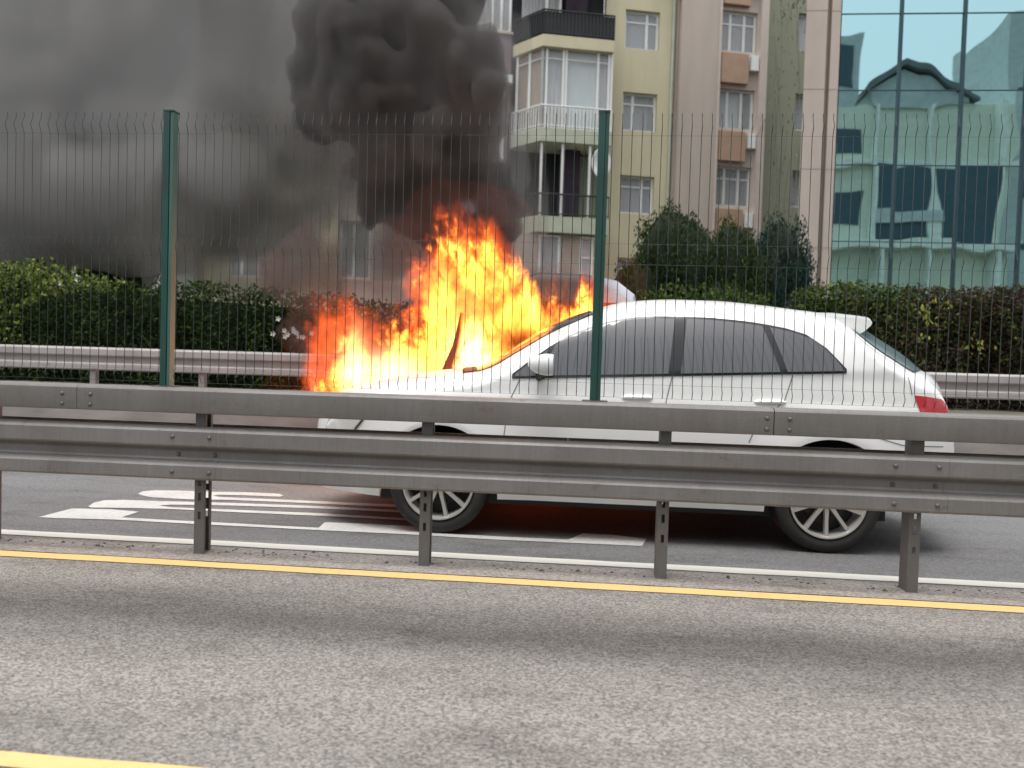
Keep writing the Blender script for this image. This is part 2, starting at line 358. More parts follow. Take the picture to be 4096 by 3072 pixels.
def zsill(x):
    z = .255
    if x > 2.03: z = .31
    if x < -1.3: z = .235
    for xw in WXS:
        d = abs(x-xw)
        if d < RA: z = max(z, .335+math.sqrt(RA*RA-d*d)) if .335+math.sqrt(RA*RA-d*d) > z else z
    return z
def topz(x, y, he):
    r = min(1, abs(y)/he); return ZE(x)+DZ(x)*(1-r**2.6)
def topx(x, y, he): 
    r = min(1, abs(y)/he); return x+KX(x)*(1-r**2)
xs = set(np.round(np.arange(-1.86, 2.49, .03), 4)) | {2.49}
for xw in WXS:
    for a in np.linspace(0, math.pi, 33): xs.add(round(xw+RA*math.cos(a), 4))
    xs |= {round(xw-RA-.0008, 4), round(xw+RA+.0008, 4)}
for a in np.linspace(2.2, 2.49, 22): xs.add(round(a, 4))
for a in np.linspace(-1.86, -1.6, 16): xs.add(round(a, 4))
xs = sorted(xs); NS, NT = 46, 12
V = []; F = []
for x in xs:
    z0 = zsill(x); ze = max(ZE(x), z0+.02); half = []
    for j in range(NS+1):
        t = j/NS; t = t**.8 if False else t; tt = 1-(1-t)**1.35; z = z0+(ze-z0)*tt; half.append((x, hw(x, z), z))
    he = half[-1][1]
    for j in range(1, NT+1):
        y = he*math.cos(j/NT*math.pi/2) if j < NT else 0.0; half.append((topx(x, y, he), y, topz(x, y, he)+(ze-ZE(x))))
    ring = [(p[0]-CX, -p[1], p[2]) for p in half] + [(p[0]-CX, p[1], p[2]) for p in reversed(half[:-1])]
    V += ring
m_ = len(ring)
for i in range(len(xs)-1):
    for j in range(m_-1): F.append((i*m_+j, i*m_+j+1, (i+1)*m_+j+1, (i+1)*m_+j))
F.append(tuple(range(m_))); F.append(tuple((len(xs)-1)*m_+j for j in range(m_)))
MB().add(V, F).build('body', M['car'], car, 32)
def cdt_patch(name, poly, mat, parent, offset, yfun=None, res=.035, both=True, smooth=True):
    """an outline in the side view laid over the curved flank, proud by offset"""
    poly = [Vector(p) for p in poly]; n = len(poly)
    edge = []
    for i in range(n):
        a, b = poly[i], poly[(i+1) % n]; k = max(1, int((b-a).length/res))
        edge += [a.lerp(b, t/k) for t in range(k)]
    x0 = min(p.x for p in poly); x1 = max(p.x for p in poly); z0 = min(p.y for p in poly); z1 = max(p.y for p in poly)
    def inside(p):
        c = False; j = n-1
        for i in range(n):
            if (poly[i].y > p.y) != (poly[j].y > p.y) and p.x < (poly[j].x-poly[i].x)*(p.y-poly[i].y)/(poly[j].y-poly[i].y)+poly[i].x: c = not c
            j = i
        return c
    pts = list(edge); x = x0+res*.5
    while x < x1:
        z = z0+res*.5
        while z < z1:
            q = Vector((x, z))
            if inside(q) and min((q-e).length for e in edge) > res*.4: pts.append(q)
            z += res
        x += res
    ne = len(edge)
    r = geometry.delaunay_2d_cdt(pts, [], [list(range(ne))], 1, 1e-6)
    vs, fs = r[0], r[2]
    def mk(sg):
        return [(p.x-CX, sg*((yfun or hw)(p.x, p.y)+offset), p.y) for p in vs]
    for sg in (-1, 1): MB().add(mk(sg), [tuple(f) for f in fs]).build(name, mat, parent, smooth and 'all')
def ribbon(name, pts, wd, mat, parent, offset=.0025):
    V = []; Fc = []; m = MB()
    P = []
    for i in range(len(pts)-1):
        a, b = Vector(pts[i]), Vector(pts[i+1]); k = max(1, int((b-a).length/.02))
        P += [a.lerp(b, t/k) for t in range(k)]
    P.append(Vector(pts[-1]))
    for sg in (-1, 1):
        V = []
        for i, p in enumerate(P):
            d = (P[min(i+1, len(P)-1)]-P[max(i-1, 0)]).normalized(); nrm = Vector((-d.y, d.x))*wd/2
            for q in (p+nrm, p-nrm): V.append((q.x-CX, sg*(hw(q.x, q.y)+offset), q.y))
        MB().add(V, [(2*i, 2*i+2, 2*i+3, 2*i+1) for i in range(len(P)-1)]).build(name, mat, parent)
TOP = sm_interp([(-.45,1.083),(-.302,1.205),(-.104,1.345),(.077,1.424),(.21,1.468),(.494,1.503),(.76,1.503),(1.026,1.487),(1.29,1.45),(1.487,1.392),(1.595,1.306),(1.70,1.183)])
BEL = lambda x: 1.078+(x+.44)*.047
def winpoly(xa, xb, grow=0., slant_a=0., slant_b=0.):
    top = []; bot = []
    for i in range(19):
        t = i/18; x = xa+(xb-xa)*t
        zb, zt = BEL(x)-grow, TOP(x)+grow
        xt = x+slant_a*(1-t)+slant_b*t
        top.append((xt, max(TOP(xt)+grow, BEL(xt)-grow+.004))); bot.append((x, zb))
    return bot+top[::-1]
cdt_patch('window_trim', winpoly(-.452, 1.705, .012), M['trim_dark'], car, .006)
cdt_patch('side_window', winpoly(-.27, .575, -.004, .10, .045), M['glass_car'], car, .009)
cdt_patch('side_window', winpoly(.655, 1.29, -.004, .045, -.10), M['glass_car'], car, .009)
cdt_patch('quarter_window', winpoly(1.335, 1.69, -.004, -.10, 0), M['glass_car'], car, .009)
cdt_patch('quarter_window', winpoly(-.43, -.30, -.003, 0, .085), M['glass_car'], car, .009)
# top-surface patches (windscreen, rear window)
def top_patch(name, xa, xb, fr, mat, offn, parent=car):
    V = []; Fc = []; nx, ny = 26, 20
    for i in range(nx+1):
        x = xa+(xb-xa)*i/nx; he = hw(x, ZE(x))
        for j in range(ny+1):
            y = fr*he*(2*j/ny-1)
            V.append((topx(x, y, he)-CX+offn[0], y, topz(x, y, he)+offn[1]))
    for i in range(nx):
        for j in range(ny): Fc.append((i*(ny+1)+j, i*(ny+1)+j+1, (i+1)*(ny+1)+j+1, (i+1)*(ny+1)+j))
    return MB().add(V, Fc).build(name, mat, parent, 'all')
top_patch('windscreen', -.70, .10, .93, M['glass_car'], (-.004, .006))
top_patch('scuttle', -.80, -.69, .9, M['black'], (-.002, .007))
M['rear_glass'] = N('rear_glass').bsdf((.10,.125,.13), .12, spec=1.0)
top_patch('rear_window', 1.75, 2.17, .965, M['rear_glass'], (.006, .006))
# spoiler
V = []; Fc = []; PR = [(1.40,1.578),(1.70,1.560),(1.84,1.548),(1.925,1.538),(1.935,1.522),(1.925,1.50),(1.885,1.462),(1.80,1.41),(1.40,1.45)]; ny = 16
for j in range(ny+1):
    y = .64*(2*j/ny-1); r = abs(y)/.64
    for (x, z) in PR: V.append((x-CX+(.09*(1-r*r) if x > 1.6 else .02), y, z-.012+.055*(1-r**2.4)+(-.02 if x < 1.5 else 0)))
n_ = len(PR)
for j in range(ny):
    for i in range(n_): Fc.append((j*n_+i, j*n_+(i+1) % n_, (j+1)*n_+(i+1) % n_, (j+1)*n_+i))
Fc += [tuple(range(n_)), tuple(ny*n_+i for i in range(n_))]
MB().add(V, Fc).build('spoiler', M['car'], car, 35)
# seams, handles, lights
for s_ in ([(-.40,1.06),(-.47,.90),(-.50,.60),(-.42,.36)], [(.60,1.108),(.565,.95),(.545,.62),(.55,.33)], [(1.37,1.142),(1.32,.98),(1.14,.80),(1.10,.70)], [(-.47,.34),(.52,.33),(1.14,.335)],
           [(2.10,1.155),(2.12,1.04)], [(1.91,.76),(2.06,.72),(2.36,.71)]):
    ribbon('panel_gap', s_, .006, M['seam'], car)
for xh in (.47, 1.32):
    for sg in (-1, 1):
        y = sg*(hw(xh-.08, .97)+.012); m = MB(); m.tube([(xh-.19-CX, sg*(hw(xh, .965)-.003), .962), (xh-.165-CX, y, .966), (xh-.02-CX, y, .968), (xh+.005-CX, sg*(hw(xh, .965)-.003), .967)], [.009,.013,.014,.010], 8); m.build('door_handle', M['car'], car, 60)
cdt_patch('tail_light', [(2.135,1.040),(2.221,1.033),(2.336,1.018),(2.385,.985),(2.405,.93),(2.42,.86),(2.25,.845),(2.185,.90),(2.165,.96)], M['red_lens'], car, .006, res=.02)
ribbon('tail_light_band', [(2.19,.985),(2.37,.965)], .014, M['black'], car, .008) if False else None
cdt_patch('headlight', [(-1.80,.665),(-1.79,.735),(-1.60,.80),(-1.47,.80),(-1.49,.745),(-1.55,.675),(-1.70,.655)], M['clear_lens'], car, .006, res=.02)
ribbon('headlight_seal', [(-1.455,.80),(-1.475,.745),(-1.535,.672)], .012, M['black'], car, .007)
# underbody and wheel housings
MB().box(-1.72, 1.70, -.70, .70, .19, .40).build('underbody', M['black'], car)
for xw in WXS:
    m = MB(); pr = []
    n = 20
    for j, y in enumerate((.60, .885)):
        for i in range(n+1):
            a = math.pi*i/n; pr.append((xw-CX+(RA-.004)*math.cos(a), y, .335+(RA-.004)*math.sin(a)))
    for sg in (-1, 1):
        v = [(p[0], sg*p[1], p[2]) for p in pr]; fs = [(i, i+1, n+2+i, n+1+i) for i in range(n)] + [tuple(range(n+1))]
        MB().add(v, fs).build('wheel_arch_liner', M['black'], car)
def mirror(sg):
    m = MB(); V = []; n = 14; L_ = 8
    for k_ in range(L_+1):
        t = k_/L_; xx = -.34+.165*t; sc = math.sqrt(max(0.02, 1-(1-t)**2.2)) if t < .8 else 1-.1*(t-.8)/.2
        for j in range(n):
            a = 2*math.pi*j/n; c_, s_ = math.cos(a), math.sin(a)
            V.append((xx-CX, sg*(1.0+.085*sc*math.copysign(abs(c_)**.7, c_)), 1.165+.075*sc*math.copysign(abs(s_)**.75, s_)))
    fs = [(i*n+j, i*n+(j+1) % n, (i+1)*n+(j+1) % n, (i+1)*n+j) for i in range(L_) for j in range(n)] + [tuple(range(n)), tuple(L_*n+j for j in range(n))]
    o = m.add(V, fs).build('wing_mirror', M['mirror_white'], car, 50)
    MB().tube([(-.28-CX, sg*.86, 1.07), (-.24-CX, sg*.95, 1.085), (-.235-CX, sg*.98, 1.12)], [.02,.018,.025], 8).build('mirror_stalk', M['black'], o)
mirror(-1); mirror(1)
def wheel(xw, sg, rot):
    yo = sg*.895
    R = .338
    t = MB(); prof = [(.243,.02),(.250,.045),(.275,.058),(.305,.055),(.325,.045),(.334,.03),(R,.012),(R,-.15),(.325,-.195),(.26,-.205),(.243,-.17)]
    prof = [(r, -sg*(.0-y)) if sg < 0 else (r, y) for r, y in prof]
    S_ = 1 if sg > 0 else -1
    prof = [(r, S_*abs(y) if (k_ < 7) else -S_*abs(y)) for k_, (r, y) in enumerate(prof)]
    prof = [(r, y-S_*.05) for r, y in prof]
    whl = bpy.data.objects.new('wheel', None); whl.location = (xw-CX, yo, .337); link(whl, car); whl.rotation_euler.y = rot
    t.lathe(prof, (0,0,0), 56, True).build('tyre', M['rubber'], whl, 35)
    rim = MB(); q = [(.244,.0),(.241,.006),(.232,.005),(.224,-.012),(.219,-.05),(.215,-.16),(.205,-.16)]
    rim.lathe([(r, S_*(y)) for r, y in q], (0,0,0), 56)
    rim.build('rim', M['alloy'], whl, 35)
    back = MB().lathe([(.216,-S_*.12),(.001,-S_*.12)], (0,0,0), 40).build('brake_shield', M['black'], whl)
    MB().lathe([(.15,-S_*.085),(.148,-S_*.075),(.001,-S_*.075)], (0,0,0), 36).build('brake_disc', M['dark_metal'], whl, 30)
    hub = MB().lathe([(.052,-S_*.04),(.05,-S_*.018),(.034,-S_*.010),(.001,-S_*.009)], (0,0,0), 28).build('hub', M['alloy'], whl, 30)
    sp_me = None
    for k_ in range(10):
        if sp_me is None:
            m = MB(); 
            for (r0, r1, w0, w1, y0, y1) in ((.04,.226,.014,.0115,-.022,-.008),):
                v = []
                for r, w_, yf in ((r0, w0, y0), (.13, .0105, -.020), (r1, w1, y1)):
                    v += [(-w_, S_*(yf), r), (w_, S_*yf, r), (w_*1.3, S_*(yf-.03), r), (-w_*1.3, S_*(yf-.03), r)]
                m.add(v, [(0,1,5,4),(1,2,6,5),(2,3,7,6),(3,0,4,7),(4,5,9,8),(5,6,10,9),(6,7,11,10),(7,4,8,11),(0,3,2,1),(8,9,10,11)])
            o = m.build('spoke', M['alloy'], whl); sp_me = o.data
        else: o = put(sp_me, 'spoke', (0,0,0), whl)
        o.rotation_euler.y = 2*math.pi*k_/10
wheel(WXS[1], -1, math.radians(0)); wheel(WXS[0], -1, math.radians(21)); wheel(WXS[1], 1, .2); wheel(WXS[0], 1, .5)

# ---------------------------------------------------------------- burning van
van = empty('burning_van', (-.92, 8.2, 0), 'pale grey van on fire in the lane beyond the white car, bonnet raised', 'van')
VO = Vector((-.9, 8.0, 0))
k = N('scorched_grey_paint'); tc_ = k.n('ShaderNodeTexCoord'); sx_ = k.n('ShaderNodeSeparateXYZ'); k.l(tc_.outputs['Object'], sx_.inputs[0])
f_ = k.math('SUBTRACT', k.math('ADD', k.math('MULTIPLY', sx_.outputs[0], 2.2), k.math('MULTIPLY', k.noise(k.coord(), 2.5, 5, .7), 1.0)), 2.35); M['van'] = k.bsdf(k.ramp(f_, [(.0, (.03,.018,.014)), (.3, (.05,.028,.02)), (1.0, (.40,.42,.48))]), .5); M['burnt'] = simple('burnt_metal', (.035,.02,.015), .8, 0, .5, 6)
prof = [(-1.45,.45),(-1.48,.75),(-1.42,.88),(-1.2,.96),(-.55,1.06),(-.25,1.60),(-.02,1.85),(.2,1.97),(.5,2.06),(.95,2.05),(1.25,1.99),(1.42,1.86),(1.47,1.65),(1.50,1.0),(1.5,.40)]
prof = [(x+.0, z) for x, z in prof]
m = MB(); yy = [-.80,-.76,-.66,-.3,0,.3,.66,.76,.80]; V = []
for j, y in enumerate(yy):
    s_ = {0:.93,1:.975,2:.995}.get(min(j, 8-j), 1.0)
    for x, z in prof: V.append((x*(.985 if abs(y) > .75 else 1), y, .4+(z-.4)*s_))
n_ = len(prof); fs = []
for j in range(len(yy)-1):
    for i in range(n_-1): fs.append((j*n_+i, j*n_+i+1, (j+1)*n_+i+1, (j+1)*n_+i))
    fs.append((j*n_+n_-1, j*n_, (j+1)*n_, (j+1)*n_+n_-1))
fs += [tuple(range(n_)), tuple((len(yy)-1)*n_+i for i in range(n_))]
m.add(V, fs).build('body', M['van'], van, 35)
MB().add([(-.42,-.812,1.12),(.35,-.812,1.12),(.35,-.80,1.72),(-.1,-.80,1.72)], [(0,1,2,3)]).build('side_window', M['burnt'], van); MB().add([(.45,-.812,1.12),(1.32,-.812,1.12),(1.30,-.80,1.76),(.45,-.80,1.76)], [(0,1,2,3)]).build('side_window', M['burnt'], van)
MB().add([(1.502,-.6,1.2),(1.502,.6,1.2),(1.482,.55,1.75),(1.482,-.55,1.75)], [(0,1,2,3)]).build('rear_window', M['burnt'], van)
hood = MB(); hp = [(-1.27,1.0),(-1.15,1.0),(-1.15,1.12),(-1.11,1.28),(-1.09,1.42),(-1.085,1.60),(-1.115,1.45),(-1.15,1.30),(-1.20,1.18)]
hood.prism([(x+.92, z) for x, z in hp], -1.37, -.5, 'y').build('bonnet', M['burnt'], van); 
for xw in (-.9, .95):
    MB().lathe([(.2,-.82),(.30,-.83),(.32,-.80),(.32,-.62),(.2,-.62)], (xw, 0, .32), 28, True).build('wheel', M['burnt'], van, 40)

# ---------------------------------------------------------------- far guard rail
fr = empty('guard_rail', (0, 9.95, 0), 'far pale guard rail on the retaining wall in front of the hedges', 'guard rail')
FW = [(.0+y*1.2, z+.44) for y, z in WP]
for xs in np.arange(-16, 16, 4.0):
    MB().prism([(y-.05+.0, z) for y, z in wbeam_poly(FW)], xs+.003, xs+4, 'x').build('lower_beam', M['galv_far'], fr, 25)
fp = None
for i in range(-9, 10):
    x = -5.09+1.55*i
    if fp is None: o = MB().box(-.04, .04, .02, .10, .655, 1.15).build('post', M['galv_far'], fr); fp = o.data; o.location.x = x
    else: put(fp, 'post', (x, 0, 0), fr)

# ---------------------------------------------------------------- foliage
def leafmat(name, stops, rough=.85):
    k = N(name); g = k.n('ShaderNodeNewGeometry'); c = k.ramp(g.outputs['Random Per Island'], stops)
    v = k.coord(); c = k.mix(1.0, c, k.ramp(k.noise(v, 2.2, 3), [(.3, (.72,.75,.7)), (.7, (1.2,1.18,1.1))]), 'MULTIPLY')
    b = k.n('ShaderNodeBsdfPrincipled'); b.inputs['Roughness'].default_value = rough; k.l(c, b.inputs['Base Color']); b.inputs['Specular IOR Level'].default_value = .12
    tr = k.n('ShaderNodeBsdfTranslucent'); k.l(c, tr.inputs['Color']); mx = k.n('ShaderNodeMixShader'); mx.inputs[0].default_value = .25
    k.l(b.outputs[0], mx.inputs[1]); k.l(tr.outputs[0], mx.inputs[2]); k.l(mx.outputs[0], k.out.inputs['Surface']); return k.m
G = lambda r, g, b: (r, g, b)
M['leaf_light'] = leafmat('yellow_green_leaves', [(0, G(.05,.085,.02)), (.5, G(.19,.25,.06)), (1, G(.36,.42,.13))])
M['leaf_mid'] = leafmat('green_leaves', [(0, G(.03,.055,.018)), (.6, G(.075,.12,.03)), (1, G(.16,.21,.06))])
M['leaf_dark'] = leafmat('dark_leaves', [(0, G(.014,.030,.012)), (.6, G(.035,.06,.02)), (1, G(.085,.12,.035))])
M['leaf_red'] = leafmat('reddish_brown_leaves', [(0, G(.04,.028,.024)), (.5, G(.085,.05,.042)), (.8, G(.06,.075,.035)), (1, G(.13,.08,.065))])
M['leaf_teal'] = leafmat('blue_green_leaves', [(0, G(.012,.035,.03)), (1, G(.035,.075,.06))])
M['leaf_yellow'] = leafmat('yellow_leaves', [(0, G(.30,.32,.07)), (1, G(.45,.47,.12))])
M['leaf_olive'] = leafmat('olive_leaves', [(0, G(.10,.12,.07)), (1, G(.25,.27,.18))])
M['bark'] = simple('bark', (.09,.07,.055), .9, 0, .3, 8); M['flower'] = simple('white_flower', (.7,.7,.66), .7)
def leaves(name, P, size, mat, parent, up=0.3, aspect=.55):
    n = len(P); sz = size*rng.uniform(.6, 1.5, n)[:, None]
    d = rng.normal(size=(n, 3)); d[:, 2] = d[:, 2]*.8+up*2; d /= np.linalg.norm(d, axis=1)[:, None]
    e = rng.normal(size=(n, 3)); e -= (e*d).sum(1)[:, None]*d; e /= np.linalg.norm(e, axis=1)[:, None]
    A = P-d*sz*.5; B = P+e*sz*aspect*.5; Cc = P+d*sz*.5; D = P-e*sz*aspect*.5
    Vv = np.stack([A, B, Cc, D], 1).reshape(-1, 3); Ff = np.arange(4*n).reshape(n, 4)
    return mesh_np(name, Vv, Ff, mat, parent)
def in_box(n, x0, x1, y0, y1, z0, topf, shell=.35):
    x = rng.uniform(x0, x1, n); top = topf(x)
    u = rng.uniform(0, 1, n); z = z0+(top-z0)*u
    y = np.where(rng.uniform(0, 1, n) < .6, rng.uniform(y0, y0+shell, n), rng.uniform(y0, y1, n))
    y = y+.10*np.sin(x*3.1+z*2)+.08*np.sin(x*7.3+1)+.15*(np.maximum(0, u-.8)/.2)**2
    return np.stack([x, y, z], 1)
def bumpy(base, amp, seed):
    ph = np.random.default_rng(seed).uniform(0, 6.28, 6)
    return lambda x: (np.interp(x, [b[0] for b in base], [b[1] for b in base]) + amp*(np.sin(x*2.1+ph[0])*.5+np.sin(x*5.3+ph[1])*.3+np.sin(x*11.7+ph[2])*.2) + rng.uniform(-.08, .05, np.shape(x)))
def blob_pts(n, c, r, shell=.55):
    d = rng.normal(size=(n, 3)); d /= np.linalg.norm(d, axis=1)[:, None]
    rad = rng.uniform(shell, 1.0, n)**.7*(1+.16*np.sin(d[:, 0]*7+c[0])*np.sin(d[:, 2]*6+c[2])+.1*np.sin(d[:, 1]*11+d[:, 2]*9))
    return np.array(c)+d*rad[:, None]*np.array(r)
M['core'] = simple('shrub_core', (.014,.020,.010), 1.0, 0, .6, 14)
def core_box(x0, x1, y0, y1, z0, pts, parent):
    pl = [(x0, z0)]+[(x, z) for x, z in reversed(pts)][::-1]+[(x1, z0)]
    return MB().prism(pl, y0, y1, 'y').build('dark_fill', M['core'], parent)  # solid filler block, shade between the leaves put into its dark colour
# left hedge
h1 = empty('hedge', (-7, 11.6, .64), 'long clipped hedge with yellow green top at left behind the far guard rail', 'hedge')
def loc(P, o): return P-np.array(o.location)
b1 = [(-16,2.5),(-9,2.48),(-8.1,2.45),(-7.3,2.25),(-6.6,2.2),(-5.5,2.18),(-4.6,2.15),(-3.8,2.1),(-3,2.0),(-1,1.7),(2.8,1.55)]
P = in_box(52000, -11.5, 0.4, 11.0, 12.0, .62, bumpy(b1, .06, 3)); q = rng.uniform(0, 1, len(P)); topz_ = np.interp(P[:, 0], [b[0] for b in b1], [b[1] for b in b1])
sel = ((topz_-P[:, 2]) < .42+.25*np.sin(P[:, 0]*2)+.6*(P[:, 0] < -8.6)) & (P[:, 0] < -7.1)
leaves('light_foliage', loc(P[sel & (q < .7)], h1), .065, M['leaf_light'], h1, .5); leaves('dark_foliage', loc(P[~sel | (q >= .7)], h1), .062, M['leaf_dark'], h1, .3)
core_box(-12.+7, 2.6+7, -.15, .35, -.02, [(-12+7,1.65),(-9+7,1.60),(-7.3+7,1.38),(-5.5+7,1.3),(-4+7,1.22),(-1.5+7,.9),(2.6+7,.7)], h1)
for i in range(11):
    fx, fz_ = random.gauss(-4.3, .16), random.gauss(1.47, .10); fo = MB()
    for a_ in range(5): a_ = a_*1.257; fo.add([(0,0,0), (.03*math.cos(a_-.5),-.008,.03*math.sin(a_-.5)), (.045*math.cos(a_),-.015,.045*math.sin(a_)), (.03*math.cos(a_+.5),-.008,.03*math.sin(a_+.5))], [(0,1,2,3)])
    fo.build('flower', M['flower'], h1, loc=(fx+7, 10.92-11.6, fz_-.64))
# right hedge
h2 = empty('hedge', (6, 12.4, .64), 'mixed hedge turning from green to reddish brown below the glass building', 'hedge')
b2 = [(3.2,2.4),(3.6,2.5),(5,2.5),(8,2.53),(10,2.5)]
P = in_box(34000, 3.3, 7.4, 12.0, 13, .62, bumpy(b2, .05, 5)); q = rng.uniform(0, 1, len(P))
mixr = np.clip((P[:, 0]-3.9)/1.9+.25*np.sin(P[:, 2]*4+P[:, 0]*3), 0, .82); sel = q < mixr
leaves('green_foliage', loc(P[~sel], h2), .06, M['leaf_mid'], h2, .3); leaves('red_foliage', loc(P[sel], h2), .065, M['leaf_red'], h2, .4)
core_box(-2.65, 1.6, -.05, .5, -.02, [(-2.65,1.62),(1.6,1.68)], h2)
for cx_, cz_, n in ((5.05,2.05,16),(5.3,2.2,12),(5.0,1.75,9),(5.75,1.6,14)):
    tag(leaves('yellow_leaf_spray', loc(np.stack([rng.normal(cx_, .10, n), rng.uniform(11.75, 11.85, n), rng.normal(cz_, .12, n)], 1), h2), .07, M['leaf_yellow'], h2, .8), kind='stuff')
# trees and shrubs in the middle
def tree(name, label, x, y, zb, blobs, mat, size, n, cat='tree', tr=.07, grp=None, up=.9):
    t = empty(name, (x, y, zb), label, cat, grp)
    top = max(b[2]+b[5] for b in blobs)
    MB().tube([(0,0,-.05), (.03,0,(top-zb)*.45), (-.02,.03,(top-zb)*.8)], [tr, tr*.7, tr*.25], 8).build('trunk', M['bark'], t, 60)
    for i, b in enumerate(blobs[:3]):
        MB().tube([(0,0,(b[2]-zb)*.4), ((b[0]-x)*.7, (b[1]-y)*.7, (b[2]-zb)*.85)], [tr*.5, tr*.15], 6).build('branch', M['bark'], t, 60)
    vols = [b[3]*b[4]*b[5] for b in blobs]; P = np.concatenate([blob_pts(int(n*(v**.67)/sum(u**.67 for u in vols)), b[:3], b[3:]) for b, v in zip(blobs, vols)])
    leaves('crown', P-np.array((x, y, zb)), size, mat, t, up, .4)
    for b in blobs:      # solid dark filler inside the crown, inner shade put into its colour
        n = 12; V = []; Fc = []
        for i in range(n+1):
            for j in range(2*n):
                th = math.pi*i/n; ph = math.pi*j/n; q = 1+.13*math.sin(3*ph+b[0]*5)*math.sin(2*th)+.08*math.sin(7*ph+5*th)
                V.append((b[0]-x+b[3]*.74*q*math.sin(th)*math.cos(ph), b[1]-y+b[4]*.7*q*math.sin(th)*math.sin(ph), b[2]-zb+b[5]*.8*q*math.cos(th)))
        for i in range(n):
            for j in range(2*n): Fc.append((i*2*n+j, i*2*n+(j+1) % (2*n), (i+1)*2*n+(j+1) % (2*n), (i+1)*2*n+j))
        MB().add(V, Fc).build('dark_crown_fill', M['core'], t, 'all')
    return t
tree('tree', 'round topped dark green tree right of the fence post, in front of the cream wall', 1.75, 14.6, .64, [(1.55,14.6,3.1,.72,.6,1.05),(1.05,14.5,2.4,.6,.55,.8),(2.05,14.7,2.7,.6,.6,.95),(1.3,14.4,1.7,.8,.6,.8),(.75,14.4,1.95,.5,.45,.9),(1.95,14.4,3.0,.5,.5,.9),(2.3,14.5,2.0,.7,.5,.9)], M['leaf_dark'], .065, 30000, up=1.6)
tree('tree', 'dark green tree with feathery top between the round tree and the blue green one', 2.8, 14.8, .64, [(2.72,14.8,2.9,.55,.5,1.05),(3.15,14.9,2.6,.5,.5,1.0),(2.4,14.7,2.0,.55,.5,.9),(3.0,14.8,2.2,.5,.5,1.0)], M['leaf_dark'], .062, 21000, up=1.6)
tree('tree', 'blue green conical tree beside the pink stone pillar', 3.75, 15.2, .64, [(3.75,15.2,2.95,.6,.5,1.15),(3.45,15.0,2.5,.5,.5,1.1),(3.55,15.1,2.1,.62,.5,1.1),(4.0,15.3,2.3,.5,.5,1.25)], M['leaf_teal'], .062, 24000, up=1.6)
tree('tree', 'tall dim tree behind the smoke at the far left', -11.6, 16.5, .64, [(-11.6,16.5,4.6,1.6,1,1.6),(-12.8,16.5,3.6,1.4,1,1.5),(-10.4,16.4,3.3,1.2,1,1.2)], M['leaf_dark'], .16, 6000)
sh = empty('shrub', (2.0, 12.7, .64), 'low light green shrub behind the roof of the white car', 'shrub')
P = in_box(5000, .9, 3.0, 12.5, 13.2, .62, bumpy([(.9,2.35),(1.5,2.5),(2.6,2.5),(3.0,2.4)], .05, 9))
leaves('foliage', loc(P, sh), .06, M['leaf_mid'], sh, 1.0)
core_box(-1.0, .9, 0, .4, -.02, [(-1.0,1.3),(.9,1.35)], sh)

# ---------------------------------------------------------------- apartment buildings
M['cream'] = simple('cream_render', (.60,.55,.38), .9, 0, .07, 1.2, stretch=(2,2,.4)); M['pinkish'] = simple('pinkish_render', (.50,.43,.375), .9, 0, .09, 1.0, stretch=(2,2,.3)); M['pale_pink'] = simple('pale_pink_trim', (.60,.52,.46), .85, 0, .06)
M['brown'] = simple('brown_panel', (.43,.29,.20), .85, 0, .08); M['olive'] = simple('olive_render', (.29,.305,.225), .9, 0, .10, 1.0, stretch=(1,1,.4), bs=.03); M['pale_green'] = simple('pale_green_slab', (.48,.51,.40), .85, 0, .08)
M['frame'] = simple('white_window_frame', (.84,.85,.83), .45, 0, .03); M['purple'] = simple('purple_render', (.17,.12,.15), .9, 0, .15); M['purple_cloth'] = simple('purple_curtain', (.045,.03,.05), .9, 0, .2)
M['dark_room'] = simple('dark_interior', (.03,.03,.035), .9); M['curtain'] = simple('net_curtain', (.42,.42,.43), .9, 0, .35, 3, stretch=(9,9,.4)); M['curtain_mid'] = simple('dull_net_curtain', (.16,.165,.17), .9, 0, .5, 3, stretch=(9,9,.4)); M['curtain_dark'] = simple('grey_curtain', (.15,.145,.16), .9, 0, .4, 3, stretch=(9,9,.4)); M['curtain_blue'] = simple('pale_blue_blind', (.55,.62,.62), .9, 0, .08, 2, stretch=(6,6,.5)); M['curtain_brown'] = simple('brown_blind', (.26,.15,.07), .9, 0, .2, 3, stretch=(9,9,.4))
k = N('window_pane'); b_ = k.n('ShaderNodeBsdfPrincipled'); b_.inputs['Base Color'].default_value = (.85,.9,.92,1); b_.inputs['Roughness'].default_value = .03; b_.inputs['Alpha'].default_value = .25; b_.inputs['Specular IOR Level'].default_value = .8
k.l(b_.outputs[0], k.out.inputs['Surface']); M['pane'] = k.m
M['iron'] = simple('dark_railing', (.02,.025,.028), .6)
ANG = math.radians(14)
apt = empty('apartment_building', (.661, 26, 0), 'cream and pinkish apartment block with stacked windows and glazed balconies, right of the smoke', 'building', rz=ANG)
